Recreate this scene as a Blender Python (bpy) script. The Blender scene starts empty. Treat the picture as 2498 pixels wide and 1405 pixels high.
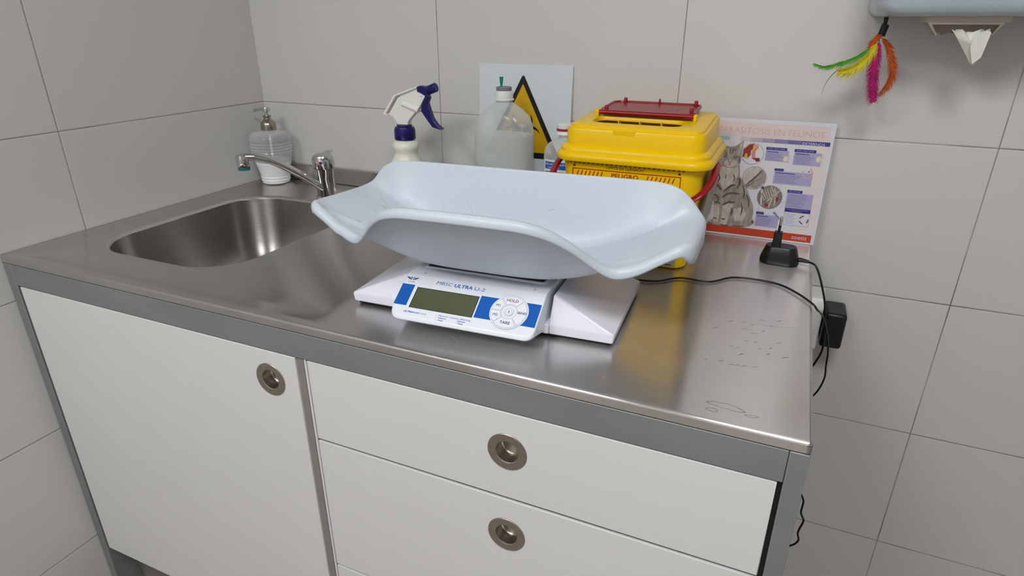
import bpy, bmesh, math, random
from mathutils import Vector, Matrix
random.seed(7)
PI = math.pi
sc = bpy.context.scene
COL = sc.collection

# ------------------------------------------------------------------ camera
cam_d = bpy.data.cameras.new('camera'); cam = bpy.data.objects.new('camera', cam_d); COL.objects.link(cam)
cam.location = (1.21065, -1.21122, 0.37076)
cam.rotation_euler = (1.16245, -0.00075, 0.41581)
cam_d.sensor_width = 36.0; cam_d.lens = 1507.88 / 2498 * 36.0; cam_d.clip_start = 0.02
cam_d.dof.use_dof = True; cam_d.dof.focus_distance = 0.80; cam_d.dof.aperture_fstop = 13.0
sc.camera = cam
# ------------------------------------------------------------------ world / light / exposure
w = bpy.data.worlds.new('world'); sc.world = w; w.use_nodes = True
w.node_tree.nodes['Background'].inputs[0].default_value = (0.8, 0.85, 0.9, 1)
w.node_tree.nodes['Background'].inputs[1].default_value = 0.05
sc.view_settings.view_transform = 'Standard'; sc.view_settings.look = 'None'
sc.view_settings.gamma = 1.0; sc.view_settings.use_curve_mapping = False
sc.view_settings.exposure = 0.0
FLOOR, CEIL = -0.908, 1.62
RX, FY = 3.1, -3.0

def area(name, loc, size, power, color=(1, 1, 1)):
    d = bpy.data.lights.new(name, 'AREA'); d.shape = 'RECTANGLE'; d.size, d.size_y = size
    d.energy = power; d.color = color
    o = bpy.data.objects.new(name, d); COL.objects.link(o); o.location = loc
    return o
LAMPS = [(0.35, -2.20, 15.5), (1.42, -1.58, 18.5)]
for lx, ly, p in LAMPS:
    area('ceiling_lamp_light', (lx, ly, CEIL - 0.075), (0.56, 0.56), p, (0.985, 0.99, 1.0))

# ------------------------------------------------------------------ materials
def srgb(c):
    return tuple(((x / 255) / 12.92 if x / 255 <= 0.04045 else ((x / 255 + 0.055) / 1.055) ** 2.4) for x in c) + (1.0,)
MATS = {}
def mat(name, rgb, rough=0.5, metal=0.0, trans=0.0, ior=1.45, coat=0.0, noise=None, bump=None, emit=None, spec=None, sss=0.0):
    """noise=(scale, amount, (sx,sy,sz)); bump=(scale, strength, (sx,sy,sz))"""
    m = bpy.data.materials.new(name); m.use_nodes = True; nt = m.node_tree
    b = nt.nodes['Principled BSDF']; c = srgb(rgb)
    b.inputs['Base Color'].default_value = c; b.inputs['Roughness'].default_value = rough
    b.inputs['Metallic'].default_value = metal; b.inputs['IOR'].default_value = ior
    b.inputs['Transmission Weight'].default_value = trans; b.inputs['Coat Weight'].default_value = coat
    if spec is not None: b.inputs['Specular IOR Level'].default_value = spec
    if sss: b.inputs['Subsurface Weight'].default_value = sss; b.inputs['Subsurface Scale'].default_value = 0.01
    if emit: b.inputs['Emission Color'].default_value = c; b.inputs['Emission Strength'].default_value = emit
    def tex(scale, st):
        tc = nt.nodes.new('ShaderNodeTexCoord'); mp = nt.nodes.new('ShaderNodeMapping'); mp.inputs['Scale'].default_value = st
        n = nt.nodes.new('ShaderNodeTexNoise'); n.inputs['Scale'].default_value = scale; n.inputs['Detail'].default_value = 6
        nt.links.new(tc.outputs['Object'], mp.inputs[0]); nt.links.new(mp.outputs[0], n.inputs['Vector']); return n
    if noise:
        n = tex(noise[0], noise[2]); r = nt.nodes.new('ShaderNodeMapRange')
        r.inputs[1].default_value = 0.3; r.inputs[2].default_value = 0.7
        r.inputs[3].default_value = 1 - noise[1]; r.inputs[4].default_value = 1 + noise[1]
        mx = nt.nodes.new('ShaderNodeVectorMath'); mx.operation = 'SCALE'; mx.inputs[0].default_value = c[:3]
        nt.links.new(n.outputs['Fac'], r.inputs[0]); nt.links.new(r.outputs[0], mx.inputs['Scale'])
        nt.links.new(mx.outputs[0], b.inputs['Base Color'])
    if bump:
        n = tex(bump[0], bump[2]); bp = nt.nodes.new('ShaderNodeBump'); bp.inputs['Strength'].default_value = bump[1]
        bp.inputs['Distance'].default_value = 0.001
        nt.links.new(n.outputs['Fac'], bp.inputs['Height']); nt.links.new(bp.outputs[0], b.inputs['Normal'])
    MATS[name] = m; return m

def clear_mat(name, rgb, opacity, rough=0.1):
    m = bpy.data.materials.new(name); m.use_nodes = True; nt = m.node_tree
    b = nt.nodes['Principled BSDF']; b.inputs['Base Color'].default_value = srgb(rgb); b.inputs['Roughness'].default_value = rough
    t = nt.nodes.new('ShaderNodeBsdfTransparent'); t.inputs[0].default_value = (0.96, 0.97, 0.97, 1)
    lw = nt.nodes.new('ShaderNodeLayerWeight'); lw.inputs[0].default_value = 0.35
    ad = nt.nodes.new('ShaderNodeMath'); ad.operation = 'MULTIPLY_ADD'; ad.use_clamp = True
    ad.inputs[1].default_value = 0.55; ad.inputs[2].default_value = opacity
    mx = nt.nodes.new('ShaderNodeMixShader')
    nt.links.new(lw.outputs['Facing'], ad.inputs[0]); nt.links.new(ad.outputs[0], mx.inputs[0])
    nt.links.new(t.outputs[0], mx.inputs[1]); nt.links.new(b.outputs[0], mx.inputs[2])
    nt.links.new(mx.outputs[0], nt.nodes['Material Output'].inputs[0]); MATS[name] = m; return m

def tile_mat(name, axis, x0, z0):
    """large-format wall tiles 0.506 x 0.2735 m with a fine grout line; axis = world axis along the wall"""
    m = bpy.data.materials.new(name); m.use_nodes = True; nt = m.node_tree; N = nt.nodes.new; Lk = nt.links.new
    b = nt.nodes['Principled BSDF']
    tc = N('ShaderNodeTexCoord'); sp = N('ShaderNodeSeparateXYZ'); Lk(tc.outputs['Object'], sp.inputs[0])
    def M(op, a, bb=None, cc=None, clamp=False):
        n = N('ShaderNodeMath'); n.operation = op; n.use_clamp = clamp
        for i, v in enumerate((a, bb, cc)):
            if v is None: continue
            if isinstance(v, (int, float)): n.inputs[i].default_value = v
            else: Lk(v, n.inputs[i])
        return n.outputs[0]
    def dist(coord, off, period):
        t = M('DIVIDE', M('SUBTRACT', coord, off), period)
        f = M('FRACT', M('ADD', t, 100.0))
        return M('MULTIPLY', M('MINIMUM', f, M('SUBTRACT', 1.0, f)), period)
    du = dist(sp.outputs[axis], x0, 0.506); dz = dist(sp.outputs[2], z0, 0.27347)
    ns = N('ShaderNodeTexNoise'); ns.inputs['Scale'].default_value = 14; ns.inputs['Detail'].default_value = 5; Lk(tc.outputs['Object'], ns.inputs['Vector'])
    wid = M('MULTIPLY_ADD', ns.outputs['Fac'], 0.0008, 0.0003)
    d = M('MINIMUM', du, dz)
    g = M('SUBTRACT', 1.0, M('DIVIDE', d, wid), clamp=True)
    g2 = M('GREATER_THAN', M('ADD', wid, 0.0001), d)
    soft = M('SUBTRACT', 1.0, M('DIVIDE', d, 0.0025), clamp=True)
    n2 = N('ShaderNodeTexNoise'); n2.inputs['Scale'].default_value = 1.7; Lk(tc.outputs['Object'], n2.inputs['Vector'])
    r1 = N('ShaderNodeValToRGB'); r1.color_ramp.elements[0].color = srgb((203, 201, 198)); r1.color_ramp.elements[1].color = srgb((208, 207, 206))
    Lk(n2.outputs['Fac'], r1.inputs[0])
    n3 = N('ShaderNodeTexNoise'); n3.inputs['Scale'].default_value = 6; Lk(tc.outputs['Object'], n3.inputs['Vector'])
    r2 = N('ShaderNodeValToRGB'); r2.color_ramp.elements[0].color = srgb((112, 106, 92)); r2.color_ramp.elements[1].color = srgb((165, 160, 152))
    r2.color_ramp.elements[0].position = 0.35; r2.color_ramp.elements[1].position = 0.65
    Lk(n3.outputs['Fac'], r2.inputs[0])
    mx = N('ShaderNodeMix'); mx.data_type = 'RGBA'; Lk(g2, mx.inputs[0]); Lk(r1.outputs[0], mx.inputs[6]); Lk(r2.outputs[0], mx.inputs[7])
    Lk(mx.outputs[2], b.inputs['Base Color'])
    b.inputs['Roughness'].default_value = 0.42
    h = M('MULTIPLY', soft, -1.0)
    n4 = N('ShaderNodeTexNoise'); n4.inputs['Scale'].default_value = 60; Lk(tc.outputs['Object'], n4.inputs['Vector'])
    hh = M('MULTIPLY_ADD', n4.outputs['Fac'], 0.10, h)
    bp = N('ShaderNodeBump'); bp.inputs['Strength'].default_value = 0.5; bp.inputs['Distance'].default_value = 0.0012
    Lk(hh, bp.inputs['Height']); Lk(bp.outputs[0], b.inputs['Normal'])
    MATS[name] = m; return m

def steel_mat(name, rgb, rough, aniso, streak=(2, 140, 1), stain=0.0, rvar=0.12, lobe2=None):
    m = bpy.data.materials.new(name); m.use_nodes = True; nt = m.node_tree; N = nt.nodes.new; Lk = nt.links.new
    b = nt.nodes['Principled BSDF']; b.inputs['Metallic'].default_value = 1.0
    tc = N('ShaderNodeTexCoord')
    def noise(scale, st, det=5):
        mp = N('ShaderNodeMapping'); mp.inputs['Scale'].default_value = st; Lk(tc.outputs['Object'], mp.inputs[0])
        n = N('ShaderNodeTexNoise'); n.inputs['Scale'].default_value = scale; n.inputs['Detail'].default_value = det
        Lk(mp.outputs[0], n.inputs['Vector']); return n.outputs['Fac']
    def rng(s, a, bb, c, d):
        r = N('ShaderNodeMapRange'); Lk(s, r.inputs[0])
        for i, v in enumerate((a, bb, c, d)): r.inputs[i + 1].default_value = v
        return r.outputs[0]
    brush = noise(10, streak); cloud = noise(5, (1, 1, 1)); fine = noise(38, (1, 1, 1), 8)
    c = srgb(rgb)[:3]
    k = N('ShaderNodeMath'); k.operation = 'MULTIPLY'; Lk(rng(brush, 0.3, 0.7, 0.93, 1.05), k.inputs[0]); Lk(rng(cloud, 0.3, 0.7, 1 - stain, 1 + stain * 0.6), k.inputs[1])
    v = N('ShaderNodeVectorMath'); v.operation = 'SCALE'; v.inputs[0].default_value = c; Lk(k.outputs[0], v.inputs['Scale'])
    Lk(v.outputs[0], b.inputs['Base Color'])
    a = N('ShaderNodeMath'); a.operation = 'ADD'; Lk(rng(cloud, 0.3, 0.7, rough - rvar * 0.4, rough + rvar * 0.6), a.inputs[0]); Lk(rng(fine, 0.45, 0.8, 0, rvar), a.inputs[1])
    Lk(a.outputs[0], b.inputs['Roughness'])
    if aniso:
        b.inputs['Anisotropic'].default_value = aniso
        tg = N('ShaderNodeTangent'); tg.direction_type = 'UV_MAP'; tg.uv_map = 'UVMap'; b.inputs['Anisotropic Rotation'].default_value = 0.25; Lk(tg.outputs[0], b.inputs['Tangent'])
    bp = N('ShaderNodeBump'); bp.inputs['Strength'].default_value = 0.08; bp.inputs['Distance'].default_value = 0.0005
    Lk(brush, bp.inputs['Height']); Lk(bp.outputs[0], b.inputs['Normal'])
    if lobe2:   # a wider grain lobe along the brushing on top of the tighter polish
        g = N('ShaderNodeBsdfPrincipled'); g.inputs['Metallic'].default_value = 1.0
        g.inputs['Roughness'].default_value = lobe2[0]; g.inputs['Anisotropic'].default_value = lobe2[1]; g.inputs['Anisotropic Rotation'].default_value = 0.25
        Lk(v.outputs[0], g.inputs['Base Color']); Lk(tg.outputs[0], g.inputs['Tangent']); Lk(bp.outputs[0], g.inputs['Normal'])
        mx = N('ShaderNodeMixShader'); mx.inputs[0].default_value = lobe2[2]
        Lk(b.outputs[0], mx.inputs[1]); Lk(g.outputs[0], mx.inputs[2]); Lk(mx.outputs[0], nt.nodes['Material Output'].inputs[0])
    MATS[name] = m; return m

tile_mat('tile_back', 0, 0.5054, 0.18559); tile_mat('tile_left', 1, -0.50116, 0.18559)
mat('wall_paint', (205, 204, 202), 0.6, noise=(2, 0.01, (1, 1, 1)))
mat('ceiling_paint', (225, 225, 224), 0.7, noise=(2, 0.01, (1, 1, 1)))
mat('floor_tile', (150, 142, 134), 0.4, noise=(4, 0.12, (1, 1, 1)))
steel_mat('steel_top', (206, 203, 200), 0.17, 0.8, (1.2, 150, 1), 0.05, 0.05, lobe2=(0.37, 1.0, 0.30))
steel_mat('steel_bowl', (164, 160, 156), 0.33, 0.9, (1, 1, 40), 0.02, 0.01)
steel_mat('steel_ring', (176, 168, 158), 0.34, 0.0, (1, 1, 120), 0.03, 0.05)
mat('steel_post', (150, 144, 138), 0.45, 0.3, noise=(9, 0.05, (1, 1, 3)))
mat('steel_dark', (120, 112, 104), 0.35, 1.0, noise=(30, 0.1, (1, 1, 1)))
mat('frame_grey', (138, 142, 143), 0.48, 0.35, noise=(7, 0.07, (1, 1, 3)), bump=(60, 0.1, (1, 1, 1)))
mat('laminate', (219, 219, 219), 0.45, noise=(3, 0.012, (1, 1, 1)), bump=(240, 0.06, (1, 1, 1)))
mat('cabinet_shade', (28, 27, 25), 0.6, noise=(8, 0.1, (1, 1, 1)))  # near-black for shade painted into the cabinet gaps; carcass sides share it
mat('chrome', (205, 205, 205), 0.07, 1.0, noise=(12, 0.03, (1, 1, 1)))
mat('brass_chrome', (168, 164, 150), 0.22, 1.0, noise=(12, 0.05, (1, 1, 1)))
mat('aerator_teal', (30, 110, 118), 0.35, noise=(50, 0.1, (1, 1, 1)))
mat('tray_plastic', (198, 208, 219), 0.36, noise=(5, 0.008, (1, 1, 1)), sss=0.0)
mat('scale_plastic', (222, 223, 236), 0.22, noise=(5, 0.008, (1, 1, 1)))
mat('panel_white', (226, 231, 240), 0.33, noise=(5, 0.006, (1, 1, 1)))
mat('label_blue', (16, 88, 176), 0.35, noise=(20, 0.03, (1, 1, 1)))
mat('text_blue', (34, 92, 176), 0.4, noise=(20, 0.03, (1, 1, 1)))
mat('text_navy', (28, 52, 108), 0.4, noise=(20, 0.03, (1, 1, 1)))
mat('text_red', (150, 40, 56), 0.4, noise=(20, 0.03, (1, 1, 1)))
mat('text_black', (20, 20, 22), 0.5, noise=(20, 0.05, (1, 1, 1)))
mat('lcd_green', (82, 88, 64), 0.12, noise=(9, 0.05, (1, 1, 1)))
mat('lcd_edge', (24, 34, 40), 0.3, noise=(9, 0.05, (1, 1, 1)))
mat('line_grey', (176, 180, 192), 0.4, noise=(9, 0.02, (1, 1, 1)))
mat('rubber', (16, 16, 18), 0.55, noise=(15, 0.1, (1, 1, 1)))
mat('bin_yellow', (240, 196, 0), 0.30, spec=0.35, noise=(5, 0.015, (1, 1, 1)), bump=(260, 0.06, (1, 1, 1)))
mat('bin_red', (140, 10, 22), 0.3, noise=(9, 0.04, (1, 1, 1)), bump=(160, 0.08, (1, 1, 1)))
mat('print_red', (176, 38, 14), 0.4, noise=(9, 0.04, (1, 1, 1)))
mat('label_grey', (168, 165, 156), 0.4, noise=(60, 0.12, (1, 1, 1)))
mat('black_plastic', (17, 17, 19), 0.36, noise=(15, 0.08, (1, 1, 1)), bump=(400, 0.1, (1, 1, 1)))
mat('cable_black', (14, 17, 22), 0.35, noise=(60, 0.1, (1, 1, 1)))
mat('socket_white', (226, 225, 221), 0.35, noise=(8, 0.02, (1, 1, 1)))
mat('nickel', (190, 184, 170), 0.2, 1.0, noise=(15, 0.05, (1, 1, 1)))
mat('spray_white', (232, 232, 226), 0.3, noise=(8, 0.015, (1, 1, 1)))
mat('bottle_cream', (226, 227, 214), 0.35, noise=(8, 0.015, (1, 1, 1)), sss=0.0)
mat('navy_plastic', (20, 14, 92), 0.28, noise=(12, 0.04, (1, 1, 1)))
clear_mat('clear_plastic', (226, 232, 232), 0.26, 0.12)
clear_mat('clear_glass', (214, 216, 220), 0.30, 0.12)
clear_mat('liquid_milky', (228, 232, 228), 0.46, 0.2)
mat('soap_white', (236, 236, 238), 0.35, noise=(8, 0.01, (1, 1, 1)), sss=0.0)
mat('stopper_grey', (120, 124, 128), 0.6, noise=(30, 0.05, (1, 1, 1)))
mat('cap_white', (222, 224, 224), 0.35, noise=(30, 0.02, (1, 1, 1)))
mat('needle_green', (10, 132, 104), 0.3, noise=(30, 0.04, (1, 1, 1)))
mat('sign_white', (208, 218, 224), 0.38, noise=(3, 0.012, (1, 1, 1)))
mat('sign_yellow', (212, 165, 6), 0.4, noise=(5, 0.03, (1, 1, 1)))
mat('sign_black', (9, 9, 9), 0.4, noise=(5, 0.05, (1, 1, 1)))
mat('paper_white', (212, 211, 220), 0.3, noise=(6, 0.012, (1, 1, 1)))
mat('paper_pink', (216, 200, 200), 0.3, noise=(9, 0.02, (1, 1, 1)))
mat('paper_peach', (219, 208, 206), 0.3, noise=(22, 0.02, (1, 1, 1)))
mat('title_pink', (205, 170, 172), 0.35, noise=(9, 0.02, (1, 1, 1)))
for i in range(7):
    t = i / 6; mat('band_%s' % 'abcdefg'[i], tuple(int((200, 188, 196)[k] * (1 - t) + (66, 62, 140)[k] * t) for k in range(3)), 0.35, noise=(9, 0.02, (1, 1, 1)))
mat('band_teal', (150, 196, 204), 0.35, noise=(9, 0.03, (1, 1, 1)))
mat('box_navy', (52, 46, 128), 0.35, noise=(9, 0.04, (1, 1, 1)))
mat('box_lilac', (168, 162, 200), 0.35, noise=(9, 0.02, (1, 1, 1)))
mat('text_lilac', (128, 122, 172), 0.35, noise=(90, 0.06, (1, 1, 1)))
mat('text_pale', (190, 190, 222), 0.35, noise=(90, 0.05, (1, 1, 1)))
mat('poster_red', (186, 58, 26), 0.3, noise=(6, 0.05, (1, 1, 1)))
mat('fur', (156, 147, 141), 0.5, noise=(60, 0.30, (2.6, 1, 1)))
mat('fur_light', (192, 184, 176), 0.5, noise=(70, 0.16, (2.6, 1, 1)))
mat('fur_dark', (92, 84, 80), 0.5, noise=(90, 0.25, (2, 1, 1)))
mat('fur_mid', (132, 122, 116), 0.5, noise=(90, 0.25, (2, 1, 1)))
mat('eye_amber', (168, 150, 96), 0.3, noise=(90, 0.1, (1, 1, 1)))
mat('nose_pink', (150, 110, 100), 0.4, noise=(90, 0.1, (1, 1, 1)))
mat('gut_red', (142, 48, 46), 0.4, noise=(90, 0.2, (1, 1, 1)))
mat('gut_pink', (206, 132, 116), 0.4, noise=(90, 0.12, (1, 1, 1)))
mat('gut_yellow', (206, 170, 84), 0.4, noise=(90, 0.12, (1, 1, 1)))
mat('gut_purple', (84, 44, 84), 0.4, noise=(90, 0.2, (1, 1, 1)))
mat('ring_grey', (128, 128, 150), 0.4, noise=(9, 0.05, (1, 1, 1)))
mat('dispenser_blue', (176, 190, 198), 0.25, coat=0.4, noise=(7, 0.035, (1, 1, 2)), bump=(30, 0.2, (1, 1, 1)))
mat('dispenser_cream', (196, 186, 172), 0.4, noise=(12, 0.03, (1, 1, 1)))
mat('tissue', (226, 226, 216), 0.85, noise=(30, 0.03, (1, 1, 1)), bump=(40, 0.5, (1, 1, 1)), sss=0.0)
mat('feather_green', (74, 158, 18), 0.7, noise=(120, 0.18, (1, 1, 1)))
mat('feather_yellow', (206, 190, 24), 0.7, noise=(120, 0.18, (1, 1, 1)))
mat('feather_magenta', (170, 16, 106), 0.7, noise=(120, 0.18, (1, 1, 1)))
mat('feather_orange', (178, 74, 6), 0.7, noise=(120, 0.18, (1, 1, 1)))
mat('feather_olive', (120, 116, 36), 0.7, noise=(120, 0.18, (1, 1, 1)))
mat('lamp_white', (235, 235, 235), 0.5, noise=(3, 0.01, (1, 1, 1)))
mat('lamp_diffuser', (255, 252, 246), 0.5, emit=4.0)
mat('water_mark', (192, 188, 178), 0.6, 1.0, noise=(40, 0.1, (1, 1, 1)))
mat('caulk', (128, 122, 104), 0.6, noise=(60, 0.2, (1, 1, 1)))
mat('cold_blue', (20, 40, 150), 0.4, noise=(60, 0.05, (1, 1, 1)))
mat('hot_red', (190, 20, 20), 0.4, noise=(60, 0.05, (1, 1, 1)))

# ------------------------------------------------------------------ object helpers
def sub(a, b): return (a[0] - b[0], a[1] - b[1], a[2] - b[2])
class MB:
    """collects polygons of one or several materials and links them as ONE mesh object"""
    def __init__(s): s.v = []; s.f = []; s.m = []; s.mats = []
    def mi(s, m):
        if m not in s.mats: s.mats.append(m)
        return s.mats.index(m)
    def add(s, verts, faces, m):
        o = len(s.v); s.v += [tuple(p) for p in verts]; i = s.mi(m)
        for f in faces: s.f.append([o + k for k in f]); s.m.append(i)
        return s
    def box(s, x0, x1, y0, y1, z0, z1, m):
        v = [(x, y, z) for z in (z0, z1) for y in (y0, y1) for x in (x0, x1)]
        return s.add(v, [(0, 2, 3, 1), (4, 5, 7, 6), (0, 1, 5, 4), (2, 6, 7, 3), (0, 4, 6, 2), (1, 3, 7, 5)], m)
    def loft(s, loops, m, cap0=False, cap1=False, closed=True):
        n = len(loops[0]); v = [p for L in loops for p in L]; f = []
        for a in range(len(loops) - 1):
            for k in range(n if closed else n - 1):
                f.append((a * n + k, a * n + (k + 1) % n, (a + 1) * n + (k + 1) % n, (a + 1) * n + k))
        if cap0: f.append(tuple(range(n))[::-1])
        if cap1: f.append(tuple(range((len(loops) - 1) * n, len(loops) * n)))
        return s.add(v, f, m)
    def lathe(s, prof, m, c=(0, 0, 0), n=40, sx=1.0, sy=1.0, cap=True):
        loops = [[(c[0] + r * sx * math.cos(2 * PI * k / n), c[1] + r * sy * math.sin(2 * PI * k / n), c[2] + z) for k in range(n)] for r, z in prof]
        return s.loft(loops, m, cap0=cap, cap1=cap)
    def tube(s, pts, r, m, n=10, taper=None, cap=True, flat=1.0):
        pts = [Vector(p) for p in pts]; loops = []; up = None
        for i, p in enumerate(pts):
            t = (pts[min(i + 1, len(pts) - 1)] - pts[max(i - 1, 0)]).normalized()
            if up is None:
                up = Vector((0, 0, 1)) if abs(t.z) < 0.9 else Vector((0, 1, 0))
            up = (up - t * up.dot(t)).normalized(); side = t.cross(up)
            rr = r if taper is None else r * taper[i]
            loops.append([tuple(p + rr * (math.cos(2 * PI * k / n) * side + flat * math.sin(2 * PI * k / n) * up)) for k in range(n)])
        return s.loft(loops, m, cap0=cap, cap1=cap)
    def prism(s, poly, f0, f1, m):
        """poly in 2D; f0/f1 map a 2D point to the two 3D sides"""
        n = len(poly); v = [f0(*p) for p in poly] + [f1(*p) for p in poly]
        f = [tuple(range(n))[::-1], tuple(range(n, 2 * n))] + [(k, (k + 1) % n, n + (k + 1) % n, n + k) for k in range(n)]
        return s.add(v, f, m)
    def build(s, name, parent=None, root=None, smooth=35, bevel=0, seg=2, flip=True, subsurf=0):
        me = bpy.data.meshes.new(name)
        off = tuple(parent_loc(parent)) if root is None else root
        me.from_pydata([sub(p, off) for p in s.v], [], s.f)
        for m in s.mats: me.materials.append(MATS[m])
        me.polygons.foreach_set('material_index', s.m)
        if flip:
            bm = bmesh.new(); bm.from_mesh(me); bmesh.ops.recalc_face_normals(bm, faces=bm.faces); bm.to_mesh(me); bm.free()
        me.update()
        if smooth:
            me.polygons.foreach_set('use_smooth', [True] * len(me.polygons)); me.set_sharp_from_angle(angle=math.radians(smooth))
        o = bpy.data.objects.new(name, me); COL.objects.link(o)
        if parent: o.parent = parent
        elif root is not None: o.location = root
        if bevel:
            b = o.modifiers.new('bevel', 'BEVEL'); b.width = bevel; b.segments = seg; b.limit_method = 'ANGLE'; b.angle_limit = math.radians(30)
            b.harden_normals = False
        if subsurf:
            b = o.modifiers.new('sub', 'SUBSURF'); b.levels = subsurf; b.render_levels = subsurf
        return o
LOC = {}
def parent_loc(p):
    """world position of a thing's base: parts are written in world coordinates and stored relative to it"""
    return LOC.get(p.name, (0, 0, 0)) if p else (0, 0, 0)
def thing(name, label, cat, loc=(0, 0, 0), rotz=0, group=None, local=False):
    o = bpy.data.objects.new(name, None); COL.objects.link(o); o.location = loc; o.rotation_euler = (0, 0, rotz)
    o.empty_display_size = 0.02; LOC[o.name] = (0, 0, 0) if local else loc
    o['label'] = label; o['category'] = cat
    if group: o['group'] = group
    return o
def sub_of(p, o): LOC[o.name] = LOC.get(p.name, (0, 0, 0)); return o
def tag(o, label, cat, group=None, kind=None):
    if kind: o['kind'] = kind
    else:
        o['label'] = label; o['category'] = cat
        if group: o['group'] = group
    return o
def struct(o): o['kind'] = 'structure'; return o
def rr(cx, cy, hw, hd, r, z, n=8):
    """rounded rectangle loop, counter-clockwise from the right side"""
    out = []
    for sx, sy, a0 in ((1, 1, 0), (-1, 1, 90), (-1, -1, 180), (1, -1, 270)):
        for k in range(n + 1):
            a = math.radians(a0 + 90 * k / n)
            out.append((cx + sx * (hw - r) + r * math.cos(a), cy + sy * (hd - r) + r * math.sin(a), z(cx, cy) if callable(z) else z))
    return out
def catmull(P, n, closed=False):
    P = [Vector(p) for p in P]; out = []; N = len(P)
    for i in range(N if closed else N - 1):
        g = (lambda j: P[j % N]) if closed else (lambda j: P[max(0, min(N - 1, j))])
        a, b, c, d = g(i - 1), g(i), g(i + 1), g(i + 2)
        for k in range(n):
            t = k / n
            out.append(0.5 * ((2 * b) + (c - a) * t + (2 * a - 5 * b + 4 * c - d) * t * t + (3 * b - a - 3 * c + d) * t ** 3))
    if not closed: out.append(P[-1])
    return out
def text2d(body, size, bold=0.0, shear=0.0, align='LEFT', width=None):
    cu = bpy.data.curves.new('t', 'FONT'); cu.body = body; cu.size = size; cu.offset = bold * size; cu.shear = shear
    cu.align_x = align; cu.resolution_u = 3; cu.fill_mode = 'FRONT'
    ob = bpy.data.objects.new('t', cu); COL.objects.link(ob)
    dg = bpy.context.evaluated_depsgraph_get(); dg.update()
    me = ob.evaluated_get(dg).to_mesh()
    v = [(p.co.x, p.co.y) for p in me.vertices]; f = [tuple(p.vertices) for p in me.polygons]
    ob.evaluated_get(dg).to_mesh_clear()
    bpy.data.objects.remove(ob); bpy.data.curves.remove(cu)
    if width and v:
        x0 = min(p[0] for p in v); x1 = max(p[0] for p in v); k = width / (x1 - x0)
        v = [((p[0] - (x0 if align == 'LEFT' else (x0 + x1) / 2)) * k, p[1]) for p in v]
    return v, f
def put_text(mb, fn, x, y, body, size, m, **kw):
    """fn maps 2D surface coordinates to 3D"""
    v, f = text2d(body, size, **kw)
    mb.add([fn(x + a, y + b) for a, b in v], f, m)
def poly(mb, fn, pts, m): mb.add([fn(*p) for p in pts], [tuple(range(len(pts)))], m)
def disc(mb, fn, cx, cy, r, m, n=40, r0=0, a0=0, a1=360, ry=None):
    ry = ry or r
    if r0 == 0 and a1 - a0 == 360:
        poly(mb, fn, [(cx + r * math.cos(2 * PI * k / n), cy + ry * math.sin(2 * PI * k / n)) for k in range(n)], m); return
    v = []; f = []
    for k in range(n + 1):
        a = math.radians(a0 + (a1 - a0) * k / n)
        v += [fn(cx + r0 * math.cos(a), cy + r0 * math.sin(a)), fn(cx + r * math.cos(a), cy + r * math.sin(a))]
    for k in range(n): f.append((2 * k, 2 * k + 1, 2 * k + 3, 2 * k + 2))
    mb.add(v, f, m)

# ------------------------------------------------------------------ the room
T = 0.1
struct(MB().box(0, RX, 0, T, FLOOR, CEIL, 'tile_back').build('wall_back', smooth=0))
struct(MB().box(-T, 0, FY - T, T, FLOOR, CEIL, 'tile_left').build('wall_left', smooth=0))
struct(MB().box(RX, RX + T, FY - T, T, FLOOR, CEIL, 'wall_paint').build('wall_right', smooth=0))
struct(MB().box(0, RX, FY - T, FY, FLOOR, CEIL, 'wall_paint').build('wall_front', smooth=0))
struct(MB().box(-T, RX + T, FY - T, T, FLOOR - T, FLOOR, 'floor_tile').build('floor', smooth=0))
struct(MB().box(-T, RX + T, FY - T, T, CEIL, CEIL + T, 'ceiling_paint').build('ceiling', smooth=0))
for i, (lx, ly, p) in enumerate(LAMPS):
    t = thing('ceiling_lamp', ['square white ceiling lamp over the sink side of the counter', 'square white ceiling lamp to the right, behind the camera'][i], 'lamp', (lx, ly, CEIL))
    MB().box(lx - .3, lx + .3, ly - .3, ly + .3, CEIL - .06, CEIL, 'lamp_white').build('housing', t, bevel=.003)
    MB().box(lx - .28, lx + .28, ly - .28, ly + .28, CEIL - .066, CEIL - .0605, 'lamp_diffuser').build('diffuser', t)

# ------------------------------------------------------------------ worktop with sink
D = 0.6541; W = 1.28
wt = thing('worktop', 'brushed stainless steel worktop with moulded sink bowl and drainer, on the cabinet', 'worktop', (0, -D, 0))
x0, xm = 0.0015, 0.70
y0, y1 = -D, -0.002
n = 12
def flat(L, z): return [(p[0], p[1], z) for p in L]
bm_ = MB()
outer = rr((x0 + xm) / 2, (y0 + .004 + y1) / 2, (xm - x0) / 2, (y1 - y0 - .004) / 2, .0005, 0, n)
gx0, gx1, gy0, gy1 = .022, .662, -.637, -.062
L1 = rr((gx0 + gx1) / 2, (gy0 + gy1) / 2, (gx1 - gx0) / 2, (gy1 - gy0) / 2, .035, 0, n)
L2 = rr((gx0 + gx1) / 2, (gy0 + gy1) / 2, (gx1 - gx0) / 2 - .004, (gy1 - gy0) / 2 - .004, .031, -.0022, n)
sx0, sx1, sy0, sy1 = .076, .407, -.557, -.152
sc_ = ((sx0 + sx1) / 2, (sy0 + sy1) / 2); shw, shd = (sx1 - sx0) / 2, (sy1 - sy0) / 2
def sl(ins, z, r=.095): return rr(sc_[0], sc_[1], shw - ins, shd - ins, r - ins * .6, z, n)
bm_.loft([outer, L1, L2, sl(-.008, -.0022), sl(-.003, -.0028), sl(0, -.0045), sl(.002, -.008)], 'steel_top')
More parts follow.
